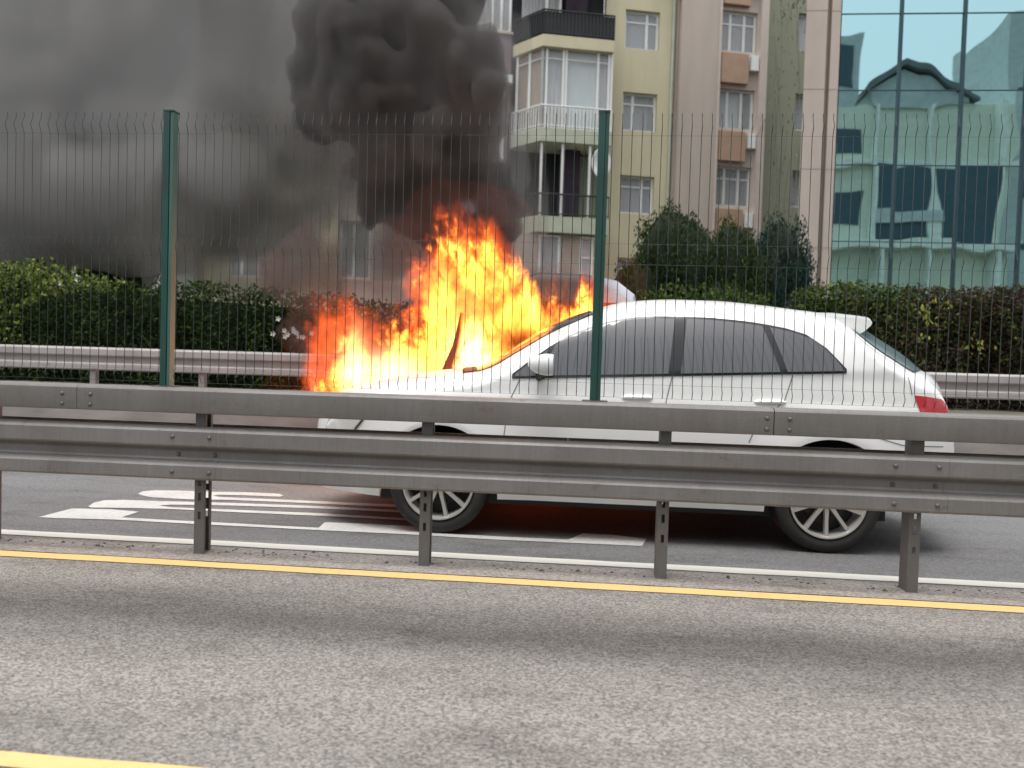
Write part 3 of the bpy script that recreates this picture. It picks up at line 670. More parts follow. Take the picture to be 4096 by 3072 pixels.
def window(par, s0, s1, z0, z1, y, mull=(.5,), cur='curtain', fr=.07, curtain_to=1.0, trans=None):
    wdw = bpy.data.objects.new('window', None); wdw.location = ((s0+s1)/2, y, z0); link(wdw, par); W_ = (s1-s0)/2; H_ = z1-z0
    m = MB(); d = .05
    m.box(-W_, W_, 0, d, 0, fr); m.box(-W_, W_, 0, d, H_-fr, H_); m.box(-W_, -W_+fr, 0, d, fr, H_-fr); m.box(W_-fr, W_, 0, d, fr, H_-fr)
    for t in mull: x = -W_+2*W_*t; m.box(x-fr*.6, x+fr*.6, -.01, d-.01, fr, H_-fr)
    if trans: m.box(-W_+fr, W_-fr, .001, d-.012, H_*trans-.025, H_*trans+.025)
    m.build('frame', M['frame'], wdw)
    MB().box(-W_+fr, W_-fr, .02, .026, fr, H_-fr).build('pane', M['pane'], wdw)
    MB().add([(-W_,.10,0),(-W_+2*W_*curtain_to,.10,0),(-W_+2*W_*curtain_to,.10,H_),(-W_,.10,H_)], [(0,1,2,3)]).build('curtain', M[cur], wdw)
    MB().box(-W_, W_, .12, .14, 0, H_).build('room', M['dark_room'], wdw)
    MB().box(-W_-.06, W_+.06, -.13, -.001, -.07, -.0).build('sill', M['pale_pink'], wdw)
    return wdw
def wall_with_holes(m, s0, s1, z0, z1, y0, y1, holes):
    """one column of holes (hs0, hs1, hz0, hz1), stacked upwards"""
    holes = sorted(holes, key=lambda h: h[2])
    if not holes: m.box(s0, s1, y0, y1, z0, z1); return
    a = min(h[0] for h in holes); b = max(h[1] for h in holes)
    m.box(s0, a, y0, y1, z0, z1); m.box(b, s1, y0, y1, z0, z1); z = z0
    for h in holes: m.box(a, b, y0, y1, z, h[2]); z = h[3]
    m.box(a, b, y0, y1, z, z1)
FL = [.8+.0, 3.45, 6.2, 8.95, 11.66, 14.4]
ch = [(.47, 1.66, z, z+1.27) for z in FL]
m = MB(); wall_with_holes(m, -.2, 2.08, .64, 17, 0, .25, ch); m.build('wall', M['cream'], apt)
for i, hh in enumerate(ch): window(apt, *hh, .15, mull=((.32,) if i in (1,3) else (.66,)), cur=('curtain_dark' if i in (2,4) else 'curtain_mid'), trans=.72, curtain_to=.62 if i != 3 else .8)
MB().box(2.08, 2.30, .35, .6, .64, 17).build('wall', M['cream'], apt)
MB().tube([(2.12,-.06,.64),(2.12,-.06,14.5)], .055, 8).build('downpipe', M['pale_green'], apt, 60); MB().tube([(2.27,-.1,.64),(2.27,-.1,13.3),(2.27,-.3,13.5)], .05, 8).build('downpipe', M['pinkish'], apt, 60)
MB().tube([(1.5,-.25,13.62),(2.2,-.25,13.5),(3.1,-.25,13.3),(3.3,-.25,13.8)], .06, 8).build('gutter_pipe', M['pinkish'], apt, 60)
MB().box(2.3, 3.62, -.35, .3, .64, 17).build('wall', M['pinkish'], apt)
m = MB(); wn = [(3.74, 5.06, z, z+1.36) for z in [1.2, 3.95, 6.62, 9.22, 11.82, 14.5]]
wall_with_holes(m, 3.70, 5.10, .64, 17, -.15, .1, wn); m.build('wall', M['pale_pink'], apt)
for i, hh in enumerate(wn): window(apt, *hh, .0, mull=(.3,.68), cur=('curtain_blue' if i == 3 else ('curtain_dark' if i % 2 == 0 else 'curtain_mid')), curtain_to=.64, trans=.7 if i != 3 else None)
MB().box(3.62, 3.70, -.38, .1, .64, 17).build('corner_strip', M['pale_pink'], apt); MB().box(5.10, 5.36, -.38, .1, .64, 17).build('corner_strip', M['pale_pink'], apt)
for i, hh in enumerate(wn[:-1]):
    z0, z1 = hh[3]+.14, wn[i+1][2]-.12
    MB().box(3.76, 4.72, -.32, -.155, z0, z1).build('spandrel_panel', M['brown'], apt)
    a = MB().box(4.80, 5.06, -.36, -.155, z0+.45, z0+.95).build('air_conditioner', M['frame'], apt)
# balcony stack
SL_ = [(5.25,.5), (8.08,.42), (11.02,.36), (13.9,.4)]
def plan_poly(e): return [(-3.15-e,.3),(-3.15-e,.0),(-2.44-e*.5,-1.0-e),(-.205,-1.0-e),(-.205,.3)]
for i, (z, t) in enumerate(SL_):
    b = MB().prism(plan_poly(.12), z, z+t, 'z').build('balcony_slab', M['pale_green'] if i < 2 else M['cream'], apt)
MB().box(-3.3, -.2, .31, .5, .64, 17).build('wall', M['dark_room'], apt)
MB().box(-1.2, -.2, .1, .3, 5.75, 8.0).build('wall', M['olive'], apt)
def rail_bal(z0, z1, mat, e=.10, step=.11, nm='balcony_railing', fill=None):
    m = MB(); pts = [(-3.15-e,.0),(-2.44-e*.5,-1.0-e),(-.205,-1.0-e)]
    for a, b in zip(pts[:-1], pts[1:]):
        L_ = math.dist(a, b); n = int(L_/step)
        for i in range(n+1):
            t = i/n; x, y = a[0]+(b[0]-a[0])*t, a[1]+(b[1]-a[1])*t; m.box(x-.014, x+.014, y-.014, y+.014, z0, z1)
        m.tube([(a[0],a[1],z1), (b[0],b[1],z1)], .03, 6); m.tube([(a[0],a[1],z0+.08), (b[0],b[1],z0+.08)], .02, 6)
    o = m.build(nm, mat, apt)
    if fill:
        m = MB()
        for a, b in zip(pts[:-1], pts[1:]): m.add([(a[0],a[1]+.04,z0),(b[0],b[1]+.04,z0),(b[0],b[1]+.04,z1-.03),(a[0],a[1]+.04,z1-.03)], [(0,1,2,3)])
        m.build('railing_cloth', fill, apt)
rail_bal(8.5, 9.2, M['frame']); rail_bal(11.38, 12.15, M['iron'], fill=M['iron']); rail_bal(5.75, 6.45, M['iron'], step=.2)
# glazed balcony between the slabs: posts and panes follow the bent outline
def glazed(z0, z1, cols, par=apt):
    gz = bpy.data.objects.new('glazed_balcony', None); link(gz, par); m = MB(); pts = [(-3.12,-.02),(-2.46,-.92),(-.21,-.92)]
    div = [[0,.5,1],[0,.06,.30,.34,.80,.96,1]]
    for k_, (a, b) in enumerate(zip(pts[:-1], pts[1:])):
        for t in div[k_]:
            x, y = a[0]+(b[0]-a[0])*t, a[1]+(b[1]-a[1])*t; m.box(x-.035, x+.035, y-.05, y+.03, z0, z1)
        m.tube([(a[0],a[1],z0+.03),(b[0],b[1],z0+.03)], .04, 4); m.tube([(a[0],a[1],z1-.3),(b[0],b[1],z1-.3)], .03, 4)
        for t0, t1, cc in cols[k_]:
            p0 = (a[0]+(b[0]-a[0])*t0, a[1]+(b[1]-a[1])*t0+.10); p1 = (a[0]+(b[0]-a[0])*t1, a[1]+(b[1]-a[1])*t1+.10)
            MB().add([(*p0,z0),(*p1,z0),(*p1,z1),(*p0,z1)], [(0,1,2,3)]).build('blind', M[cc], gz)
        MB().add([(a[0],a[1]+.01,z0),(b[0],b[1]+.01,z0),(b[0],b[1]+.01,z1),(a[0],a[1]+.01,z1)], [(0,1,2,3)]).build('pane', M['pane'], gz)
    m.build('frame', M['frame'], gz)
glazed(8.5, 11.01, [[(0,.5,'curtain_brown'),(.5,1,'curtain_brown')], [(0,.32,'curtain'),(.32,.80,'curtain_blue'),(.80,1,'curtain')]])
m = MB()
for s_, y_, w_ in ((-2.2,.05,.05),(-1.75,.05,.04),(-1.1,.05,.05)): m.box(s_-w_, s_+w_, y_-.04, y_, 11.45, 13.89)
m.build('door_frame', M['frame'], apt)
MB().box(-3.0, -1.7, .12, .16, 11.45, 13.89).build('curtain', M['curtain'], apt); MB().prism([(-1.55,11.6),(-1.0,11.6),(-.75,13.9),(-1.6,13.9)], -.10, .0, 'y').build('curtain', M['purple_cloth'], apt)
MB().box(-1.68, -1.0, -.35, -.25, 5.95, 8.05).build('curtain', M['purple_cloth'], apt)
m = MB(); 
for s_ in (-2.42, -1.74, -.85): m.box(s_-.035, s_+.035, -1.03, -.95, 5.76, 8.06)
m.build('balcony_post', M['frame'], apt)
window(apt, -2.4, -1.7, 3.9, 5.2, -.9, mull=(), cur='curtain_dark'); window(apt, -1.05, -.25, 3.5, 5.2, -.9, mull=(.5,), cur='curtain', trans=.6)
MB().box(-3.1, -.2, -.84, .3, .64, 3.4).box(-1.69, -1.06, -.84, .3, 3.4, 5.24).box(-3.1, -2.41, -.84, .3, 3.4, 5.24).build('wall', M['pinkish'], apt)
# satellite dish
ds = MB(); prof = [(.0001,.10),(.14,.085),(.28,.05),(.38,.0),(.385,.006),(.27,.062),(.14,.10),(.0001,.115)]
sat = empty('satellite_dish', (.661-.53*math.cos(ANG)+1.25*math.sin(ANG), 26-.53*math.sin(ANG)-1.25*math.cos(ANG), 7.48), 'round white satellite dish on the balcony behind the green fence post', 'satellite dish', rz=.35)
sd_o = ds.lathe([(r, y) for r, y in prof], (0,0,0), 30).build('dish', M['frame'], sat, 'all'); sd_o.scale = (.85, 1, 1.22)
MB().tube([(0,.1,0),(0,.35,-.1),(.3,.6,-.2)], .025, 6).build('bracket', M['frame'], sat)
# purple neighbour, mostly behind smoke
pur = empty('apartment_building', (.661, 26, 0), 'dark purple apartment wall with white framed window at the right edge of the smoke', 'building', rz=ANG)
MB().box(-5.2, -3.32, .0, .3, .64, 11.75).build('wall', M['purple'], pur)
MB().box(-5.2, -3.32, .2, .5, 11.75, 17).build('wall', M['curtain'], pur)
window(pur, -4.0, -3.35, 11.8, 14.2, .1, mull=(.5,), cur='curtain_dark'); MB().box(-4.1, -3.30, -.25, -.01, 10.1, 10.35).build('ledge', M['frame'], pur)
window(pur, -4.4, -3.5, 7.6, 9.9, -.05, mull=(.5,), cur='curtain')
# beige block behind the smoke on the left
lb = empty('apartment_building', (.661, 26, 0), 'beige apartment block with white windows showing dimly through the smoke at left', 'building', rz=ANG)
m = MB(); cols_ = [(-12.3,-11.0),(-9.3+.0,-8.6),(-8.3,-7.55)]
lh = [(-12.2,-10.9,z,z+1.6) for z in (3.6, 6.35, 9.1, 11.85)]
wall_with_holes(m, -13.2, -10.4, .64, 15, 1, 1.25, lh); m.build('wall', M['cream'], lb)
for hh in lh: window(lb, *hh, 1.15, mull=(.3,.7), cur='curtain_dark')
MB().box(-10.4, -8.75, .7, 1.25, .64, 15).build('wall', M['cream'], lb)
m = MB(); lh = [(-8.7,-7.7,z,z+1.9) for z in (3.7, 6.45, 9.2, 11.95)]
wall_with_holes(m, -8.75, -5.2, .64, 15, 1, 1.25, lh); m.build('wall', M['pinkish'], lb)
for hh in lh: window(lb, *hh, 1.12, mull=(.45,), cur='curtain_dark', curtain_to=.5)
# olive wall with climbing twigs right of the pinkish block
ol = empty('apartment_building', (.661, 26, 0), 'olive rendered building side between the pinkish block and the stone pillar', 'building', rz=ANG)
m = MB(); oh = [(6.95,8.1,z,z+1.3) for z in (3.6,6.9,9.6,12.4)]
wall_with_holes(m, 5.37, 10.5, .64, 17, .6, .85, oh); m.build('wall', M['olive'], ol)
for hh in oh: window(ol, *hh, .75, mull=(.5,), cur='curtain_dark')
m = MB(); tw = empty('bare_creeper', (5.9, 26.2, .64), 'thin twiggy creeper hanging down the olive wall', 'climbing plant')
for i in range(22):
    x = random.uniform(0, 1.7); z = random.uniform(6.5, 13.6); L_ = random.uniform(1.2, 4); y = .35+x*.25-.15+random.uniform(-.1, .1); dx = random.gauss(-.12, .2)
    m.tube([(x, y, z), (x+dx*.5+random.uniform(-.05,.05), y-.05, z-L_*.5), (x+dx+random.uniform(-.05,.05), y-.02, z-L_)], [.014,.012,.007], 4)
m.build('twigs', simple('olive_twig', (.20,.20,.15), .9), tw)
Pp = np.stack([rng.uniform(.0, 1.8, 500), rng.uniform(.2, .6, 500), np.where(rng.uniform(0,1,500) < .5, rng.uniform(12.0, 14.2, 500), rng.uniform(3, 13.5, 500))], 1); Pp[:, 1] += Pp[:, 0]*.25-.2
leaves('leaves', Pp, .13, M['leaf_olive'], tw, -.9, .3)

# ---------------------------------------------------------------- glass building
M['stone'] = simple('pinkish_stone', (.50,.43,.375), .8, 0, .10, 1.4, stretch=(1,1,.6), bs=.25); M['stone_joint'] = simple('stone_joint', (.36,.30,.26), .9)
gb = empty('glass_office_building', (4.75, 18, 0), 'teal mirrored glass office building with a pinkish stone pillar at its left corner', 'building')
MB().prism([(.04,0),(.50,0),(.50,.6),(.24,.6)], .64, 14, 'z').build('pillar', M['stone'], gb); MB().box(.505, .60, .16, .5, .64, 14).build('pillar_recess', M['stone_joint'], gb); MB().box(.605, .80, .03, .6, .64, 14).build('pillar', M['stone'], gb)
for z in (2.1, 3.9, 5.68, 7.46, 9.2, 11.0):
    MB().box(.036, .503, -.004, .05, z, z+.014).box(.603, .804, .026, .5, z, z+.014).build('stone_joint', M['stone_joint'], gb)
def glass_mat(name, seed):
    k = N(name); tc = k.n('ShaderNodeTexCoord'); mp = k.n('ShaderNodeMapping'); mp.inputs['Location'].default_value = (seed*3.7, 0, seed*1.9); mp.inputs['Scale'].default_value = (1.0, 1, .55)
    k.l(tc.outputs['Object'], mp.inputs['Vector']); h = k.noise(mp.outputs[0], .8, 1.0, .4)
    return k.bsdf((.38,.60,.635), .015, 1.0, bump=h, bs=1.0, bd=.014)
M['mullion'] = simple('dark_blue_mullion', (.035,.07,.09), .4, .3)
gm = [glass_mat('mirror_glass_%d' % i, i) for i in range(3)]
xm = [.82, 2.11, 3.46, 4.81, 6.16, 7.5]; zm = [1.0, 2.4, 4.08, 5.79, 7.45, 9.14, 10.9, 12.6]
for i in range(len(xm)-1):
    for j in range(len(zm)-1):
        tl = random.uniform(-.004, .004)
        o = MB().box(xm[i]+.006, xm[i+1]-.006, .05+tl, .07+tl, zm[j]+.006, zm[j+1]-.006).build('glass_pane', gm[(i*2+j) % 3], gb)
for x in xm[1:]: MB().box(x-.030, x+.030, .0, .049, .8, 13).build('mullion', M['mullion'], gb)
for z in zm[1:-1]: MB().box(.81, 7.5, .03, .0495, z-.008, z+.008).build('transom', M['mullion'], gb)
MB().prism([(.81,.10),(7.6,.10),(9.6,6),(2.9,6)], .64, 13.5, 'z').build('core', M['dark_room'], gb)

# ---------------------------------------------------------------- street behind the camera (seen mirrored in the glass)
M['rf_green'] = simple('yellow_green_render', (.70,.72,.60), .9, 0, .08); M['rf_grey'] = simple('grey_render', (.5,.54,.54), .9); M['rf_roof'] = simple('dark_roof', (.15,.17,.18), .8); M['rf_blue'] = simple('dark_blue_glazing', (.035,.075,.10), .3); M['rf_pale'] = simple('pale_green_wall', (.78,.80,.74), .9)
b1_ = empty('apartment_building', (20, -14, 0), 'yellow green apartment block across the street, seen only mirrored in the glass facade', 'building')
MB().box(-8, 6, -8, 0, 0, 17.6).build('wall', M['rf_green'], b1_)
MB().box(-2.0, 5.0, .01, .8, 9.2, 13.8).build('glazed_bay', M['rf_blue'], b1_); MB().box(-8, 6.2, .01, .5, 13.9, 14.3).build('ledge', M['rf_pale'], b1_); MB().box(-8.2, 6.2, .01, 1.0, 8.6, 9.1).build('ledge', M['rf_pale'], b1_)
MB().prism([(-2.6,17.6),(3.4,17.6),(3.4,17.9),(-.8,19.6),(-2.6,18.6)], -7, .2, 'y').build('gable', M['rf_grey'], b1_); MB().prism([(-3.0,18.4),(-.8,19.8),(4.0,17.7),(4.0,18.0),(-.8,20.2),(-3.0,18.8)], -7, .6, 'y').build('roof', M['rf_roof'], b1_)
for x in (-2.3, .9, 4.9): MB().box(x, x+.22, .01, .9, 6.0, 17.6).build('corner_strip', M['rf_pale'], b1_)
MB().box(-2.1, 1.2, .01, 1.0, 10.2, 10.9).build('awning', M['rf_grey'], b1_); MB().box(-5.2,-3.6,-1.5,0,17.6,22.0).build('stair_tower', M['rf_grey'], b1_); MB().box(-4.9,-3.9,.01,.05,18.6,21.4).build('window', M['rf_blue'], b1_)
for x in (-7, -4.6): MB().box(x, x+1.4, .01, .06, 14.8, 16.4).build('window', M['rf_blue'], b1_)
for x in (-6.8, -4.5): MB().box(x, x+1.5, .01, .06, 10.2, 12.2).build('window', M['rf_blue'], b1_)
b2_ = empty('apartment_building', (31, -15, 0), 'tall grey green block across the street, mirrored at the right of the glass facade', 'building')
MB().box(-4.5, 8, -8, 0, 0, 24).build('wall', M['rf_grey'], b2_)
for z in (9, 12, 15, 18, 21):
    for x in (-3.6, -1, 1.6, 4.2): MB().box(x, x+1.3, .01, .05, z, z+1.5).build('window', M['rf_blue'], b2_)
b3_ = empty('apartment_building', (-6, -16, 0), 'long dull grey block across the street behind the viewpoint', 'building')
MB().box(-22, 15, -8, 0, 0, 9).build('wall', M['rf_grey'], b3_)
for z in (2, 5):
    for x in np.arange(-20, 14, 3): MB().box(x, x+1.4, .01, .05, z, z+1.5).build('window', M['rf_blue'], b3_)

# ---------------------------------------------------------------- fire and smoke
def vnoise(P, seed):
    """smooth value noise, P (...,3)"""
    r = np.random.default_rng(seed); T = r.uniform(-1, 1, (32,32,32)).astype(np.float32)
    i = np.floor(P).astype(int); f = P-i; f = f*f*(3-2*f); res = 0
    for a in (0, 1):
        wa = f[..., 0] if a else 1-f[..., 0]
        for b in (0, 1):
            wb = f[..., 1] if b else 1-f[..., 1]
            for c in (0, 1):
                wc = f[..., 2] if c else 1-f[..., 2]
                res = res+wa*wb*wc*T[(i[..., 0]+a) % 32, (i[..., 1]+b) % 32, (i[..., 2]+c) % 32]
    return res
def iso(Fv, org, h):
    """surface nets of Fv > 0"""
    Fv = Fv.copy(); 
    for ax in range(3):
        sl = [slice(None)]*3
        for e in (0, -1): sl[ax] = e; Fv[tuple(sl)] = np.minimum(Fv[tuple(sl)], -1e-3)
    s = Fv > 0; nx, ny, nz = Fv.shape
    cs = [(a, b, c) for a in (0,1) for b in (0,1) for c in (0,1)]
    def crn(A, o): return A[o[0]:nx-1+o[0], o[1]:ny-1+o[1], o[2]:nz-1+o[2]]
    cnt = sum(crn(s, o).astype(int) for o in cs); act = (cnt > 0) & (cnt < 8)
    idx = -np.ones(act.shape, int); idx[act] = np.arange(act.sum()); ii = np.argwhere(act)
    acc = np.zeros((len(ii), 3)); num = np.zeros(len(ii))
    for o in cs:
        for ax in range(3):
            if o[ax]: continue
            o2 = list(o); o2[ax] = 1; o2 = tuple(o2)
            a = crn(Fv, o)[act]; b = crn(Fv, o2)[act]; x = (a > 0) != (b > 0)
            t = np.where(x, a/np.where(x, a-b, 1), 0); p = np.tile(np.array(o, float), (len(ii), 1)); p[:, ax] += t
            acc[x] += p[x]; num[x] += 1
    V = (ii+acc/num[:, None])*h+np.array(org); Q = []
    for ax in range(3):
        sl0 = [slice(1, None)]*3; sl0[ax] = slice(0, -1)
        a = Fv[:-1, :-1, :-1] > 0
        sh = [0,0,0]; sh[ax] = 1
        A = s[1:-1, 1:-1, 1:-1] if False else None
        u, v = [(1,2),(2,0),(0,1)][ax]
        g = np.argwhere(s[:nx-1, :ny-1, :nz-1] != crn(s, tuple(sh)))
        g = g[(g[:, u] > 0) & (g[:, v] > 0)]
        du = np.zeros(3, int); du[u] = 1; dv = np.zeros(3, int); dv[v] = 1
        q = np.stack([idx[tuple((g).T)], idx[tuple((g-du).T)], idx[tuple((g-du-dv).T)], idx[tuple((g-dv).T)]], 1)
        inside = s[tuple(g.T)]; q[~inside] = q[~inside][:, ::-1]
        Q.append(q[(q >= 0).all(1)])
    return V, np.concatenate(Q)
def grid(lo, hi, h):
    ax = [np.arange(a, b+h, h) for a, b in zip(lo, hi)]; return np.stack(np.meshgrid(*ax, indexing='ij'), -1)
HALF = 3077.0
def pray(px, py):
    """direction through a point of the measured view (x, y, z per metre), used to lay out the puffs where they stood"""
    a0 = px-2048; b0 = py-1536; cr, sr = math.cos(ROL), math.sin(ROL); a = a0*cr+b0*sr; b = -a0*sr+b0*cr
    r = a/HALF; u = -b/HALF; cp, sp = math.cos(PIT), math.sin(PIT); d = cp+u*sp; z = -sp+u*cp; cyw, syw = math.cos(YAW), math.sin(YAW)
    return r*cyw-d*syw, r*syw+d*cyw, z
def at(px, py, Y):
    x, y, z = pray(px, py); t = Y/y; return x*t, Y, 1.1918+z*t

# flames: envelope heights along x, tongues leaning with the draught
ENV = [(-2.75,.5),(-2.52,.9),(-2.38,1.55),(-2.2,1.62),(-2.0,1.50),(-1.82,1.45),(-1.6,1.55),(-1.5,1.88),(-1.4,2.15),(-1.26,2.36),(-1.1,2.45),(-.98,2.43),(-.84,2.42),(-.72,2.22),(-.6,2.10),(-.5,1.95),(-.42,1.80),(-.3,1.68),(-.16,1.74),(0,1.84),(.09,2.0),(.18,1.85),(.34,1.6),(.42,.5)]
CORE = [(-2.45,.5),(-2.28,1.05),(-2.08,1.33),(-1.9,1.12),(-1.81,1.27),(-1.67,1.35),(-1.5,1.42),(-1.42,1.75),(-1.32,2.10),(-1.14,2.26),(-1.02,2.22),(-.88,2.27),(-.72,2.10),(-.56,2.0),(-.44,1.88),(-.38,1.78),(-.34,1.60),(-.25,1.60),(-.1,1.62),(0,1.70),(.08,1.80),(.14,1.62),(.24,1.4),(.34,.5)]
def fcurve(k, val, pts, x0, x1, vmax):
    fc = k.n('ShaderNodeFloatCurve'); c = fc.mapping.curves[0]; k.l(k.math('DIVIDE', k.math('SUBTRACT', val, x0), x1-x0), fc.inputs['Value'])
    P_ = [((x-x0)/(x1-x0), z/vmax) for x, z in pts]
    c.points[0].location = P_[0]; c.points[1].location = P_[-1]
    for p in P_[1:-1]: c.points.new(*p)
    for p in c.points: p.handle_type = 'AUTO_CLAMPED'
    fc.mapping.update(); return k.math('MULTIPLY', fc.outputs[0], vmax)
fire = empty('fire', (0, 7.2, 0), 'tall orange and yellow flames rising from the burning van behind the white car', 'fire')
FO = np.array(fire.location)
def fire_mat():
    k = N('flame'); tc = k.n('ShaderNodeTexCoord'); sp = k.n('ShaderNodeSeparateXYZ'); k.l(tc.outputs['Object'], sp.inputs[0]); X, Y, Z = sp.outputs
    def nz(scale, sc, det, rough, dist=0., off=(0,0,0)):
        mp = k.n('ShaderNodeMapping'); mp.inputs['Scale'].default_value = scale; mp.inputs['Location'].default_value = off; k.l(tc.outputs['Object'], mp.inputs['Vector'])
        t = k.n('ShaderNodeTexNoise'); t.inputs['Scale'].default_value = sc; t.inputs['Detail'].default_value = det; t.inputs['Roughness'].default_value = rough; t.inputs['Distortion'].default_value = dist; k.l(mp.outputs[0], t.inputs['Vector']); return t.outputs['Fac']
    def ss(v, a, b): 
        m = k.n('ShaderNodeMapRange', interpolation_type='SMOOTHSTEP'); m.inputs[1].default_value = a; m.inputs[2].default_value = b; k.l(v, m.inputs[0]); return m.outputs[0]
    mul = lambda a, b: k.math('MULTIPLY', a, b); add = lambda a, b: k.math('ADD', a, b); sub = lambda a, b: k.math('SUBTRACT', a, b)
    n1 = nz((1,.30,.42), 5.0, 4, .62, .6); n2 = nz((1,.25,.46), 8.5, 4, .62, 1.4, (3,1,5))
    c1 = sub(n1, .5); c2 = sub(n2, .5)
    n3 = nz((1,.2,.6), 26.0, 3, .6, .8, (7,2,3)); n4 = nz((1,.3,.6), 2.6, 2, .5, .4, (1,9,4)); c3 = sub(n3, .5)
    xw = add(X, add(mul(c1, .40), add(mul(c2, .34), mul(c3, .16))))
    H = fcurve(k, xw, ENV, -2.7, .6, 2.8); Hc = fcurve(k, xw, CORE, -2.7, .6, 2.8)
    dy = k.math('ABSOLUTE', add(Y, .13))
    fall = ss(dy, .46, .12); fall2 = ss(dy, .26, .05)
    so = ss(add(sub(H, Z), add(mul(c1, .8), add(mul(c2, .7), mul(c3, .3)))), -.12, .45)
    sc_ = ss(add(sub(Hc, Z), add(mul(c1, .9), add(mul(c2, .8), mul(c3, .4)))), -.06, .26)
    outer = mul(mul(so, fall), add(.35, mul(ss(n2, .32, .66), 1.3)))
    inner = mul(mul(sc_, fall2), mul(add(.30, mul(ss(n2, .30, .70), 1.2)), mul(add(.45, ss(n3, .30, .62)), add(.25, mul(ss(n4, .36, .56), .9)))))
    def gauss(x, z, sx, sz):
        a = k.math('POWER', k.math('DIVIDE', sub(X, x), sx), 2.0); b = k.math('POWER', k.math('DIVIDE', sub(Z, z), sz), 2.0)
        return k.math('EXPONENT', mul(add(a, b), -1.0))
    # soot pocket drifting across the right of the fire, and the white hot seat of it
    soot = gauss(-.55, 1.36, .22, .13); inner = mul(inner, sub(1.0, mul(soot, .93))); outer = mul(outer, sub(1.0, mul(soot, .55)))
    hot = mul(mul(add(gauss(-1.02, 1.12, .17, .26), mul(gauss(-2.12, 1.0, .10, .26), .7)), fall2), ss(n2, .3, .6))
    hot = add(hot, mul(mul(gauss(-1.75, 1.02, .28, .16), fall2), .45))
    def em(col, f, st):
        e = k.n('ShaderNodeEmission'); e.inputs['Color'].default_value = (*col, 1); k.l(mul(f, st), e.inputs['Strength']); return e.outputs[0]
    ad = k.n('ShaderNodeAddShader'); ad2 = k.n('ShaderNodeAddShader'); k.l(em((1,.13,.028), outer, 3.0), ad.inputs[0]); k.l(em((1,.37,.04), inner, 17.0), ad.inputs[1])
    k.l(ad.outputs[0], ad2.inputs[0]); k.l(em((1,.75,.38), hot, 22.0), ad2.inputs[1])
    ab = k.n('ShaderNodeVolumeAbsorption'); ab.inputs['Color'].default_value = (.10,.03,.015,1); k.l(mul(add(mul(so, fall), mul(soot, 1.2)), 3.2), ab.inputs['Density']); ad3 = k.n('ShaderNodeAddShader')
    k.l(ad2.outputs[0], ad3.inputs[0]); k.l(ab.outputs[0], ad3.inputs[1]); k.l(ad3.outputs[0], k.out.inputs['Volume'])
    tr = k.n('ShaderNodeBsdfTransparent'); e2 = k.n('ShaderNodeEmission'); e2.inputs['Color'].default_value = (1,.16,.03,1); e2.inputs['Strength'].default_value = .5; mx = k.n('ShaderNodeMixShader'); mx.inputs[0].default_value = .012
    k.l(tr.outputs[0], mx.inputs[1]); k.l(e2.outputs[0], mx.inputs[2]); k.l(mx.outputs[0], k.out.inputs['Surface'])
    return k.m
M['fire'] = fire_mat()
g = grid((-2.9,6.6,.55), (.7,7.8,3.0), .05)
x_, y_, z_ = g[..., 0], g[..., 1], g[..., 2]; Hh = np.interp(x_, [e[0] for e in ENV], [e[1] for e in ENV])
for sh_ in (-.22, -.1, .1, .22): Hh = np.maximum(Hh, np.interp(x_+sh_, [e[0] for e in ENV], [e[1] for e in ENV]))
q_ = np.stack([x_*4, y_*4, z_*2], -1)
Fd = np.minimum(np.minimum(Hh+.30-z_, .46-np.abs(y_-7.2)), z_-.80)+.05*vnoise(q_+40, 3)
Vv, Ff = iso(Fd, g[0,0,0], .05)
o = mesh_np('flames', Vv-FO, Ff, M['fire'], fire, True); M['fire'].cycles.volume_step_rate = .45
def lump(name, blobs, col, strength, seed):
    k = N(name+'_glow'); e = k.n('ShaderNodeEmission'); e.inputs['Color'].default_value = (*col, 1); k.l(k.math('MULTIPLY', k.math('ADD', k.noise(k.coord(), 9, 4, .7), -.1), strength*2), e.inputs['Strength']); k.l(e.outputs[0], k.out.inputs['Surface'])
    lo = np.min([np.array(c)-r_ for c, r_ in blobs], 0)-.1; hi = np.max([np.array(c)+r_ for c, r_ in blobs], 0)+.1; gg = grid(lo, hi, .03)
    f = np.full(gg.shape[:-1], -9.)
    for c, r_ in blobs: f = np.maximum(f, (1-np.sqrt((((gg-np.array(c))/np.array(r_))**2).sum(-1)))*np.min(r_))
    V_, F_ = iso(f+.035*vnoise(gg*9+5, seed), gg[0,0,0], .03)
    return mesh_np(name, V_-FO, F_, k.m, fire, True)
lump('hidden_fire_light', [((-1.0,7.2,.92), np.array((.22,.09,.12))), ((-1.3,7.2,.90), np.array((.25,.1,.12)))], (1,.60,.22), 7.0, 5)  # added emitters, here and below, hidden behind the white car to cast firelight
lump('hidden_fire_light', [((-1.72,7.2,.90), np.array((.2,.08,.12)))], (1,.55,.16), 5.0, 6)
lump('hidden_ground_light', [((-1.3,7.75,.06), np.array((.9,.5,.12))), ((-.2,7.8,.05), np.array((.8,.4,.10)))], (1,.13,.02), 9.0, 7)  # added unseen emitter low under the van, reddens the road

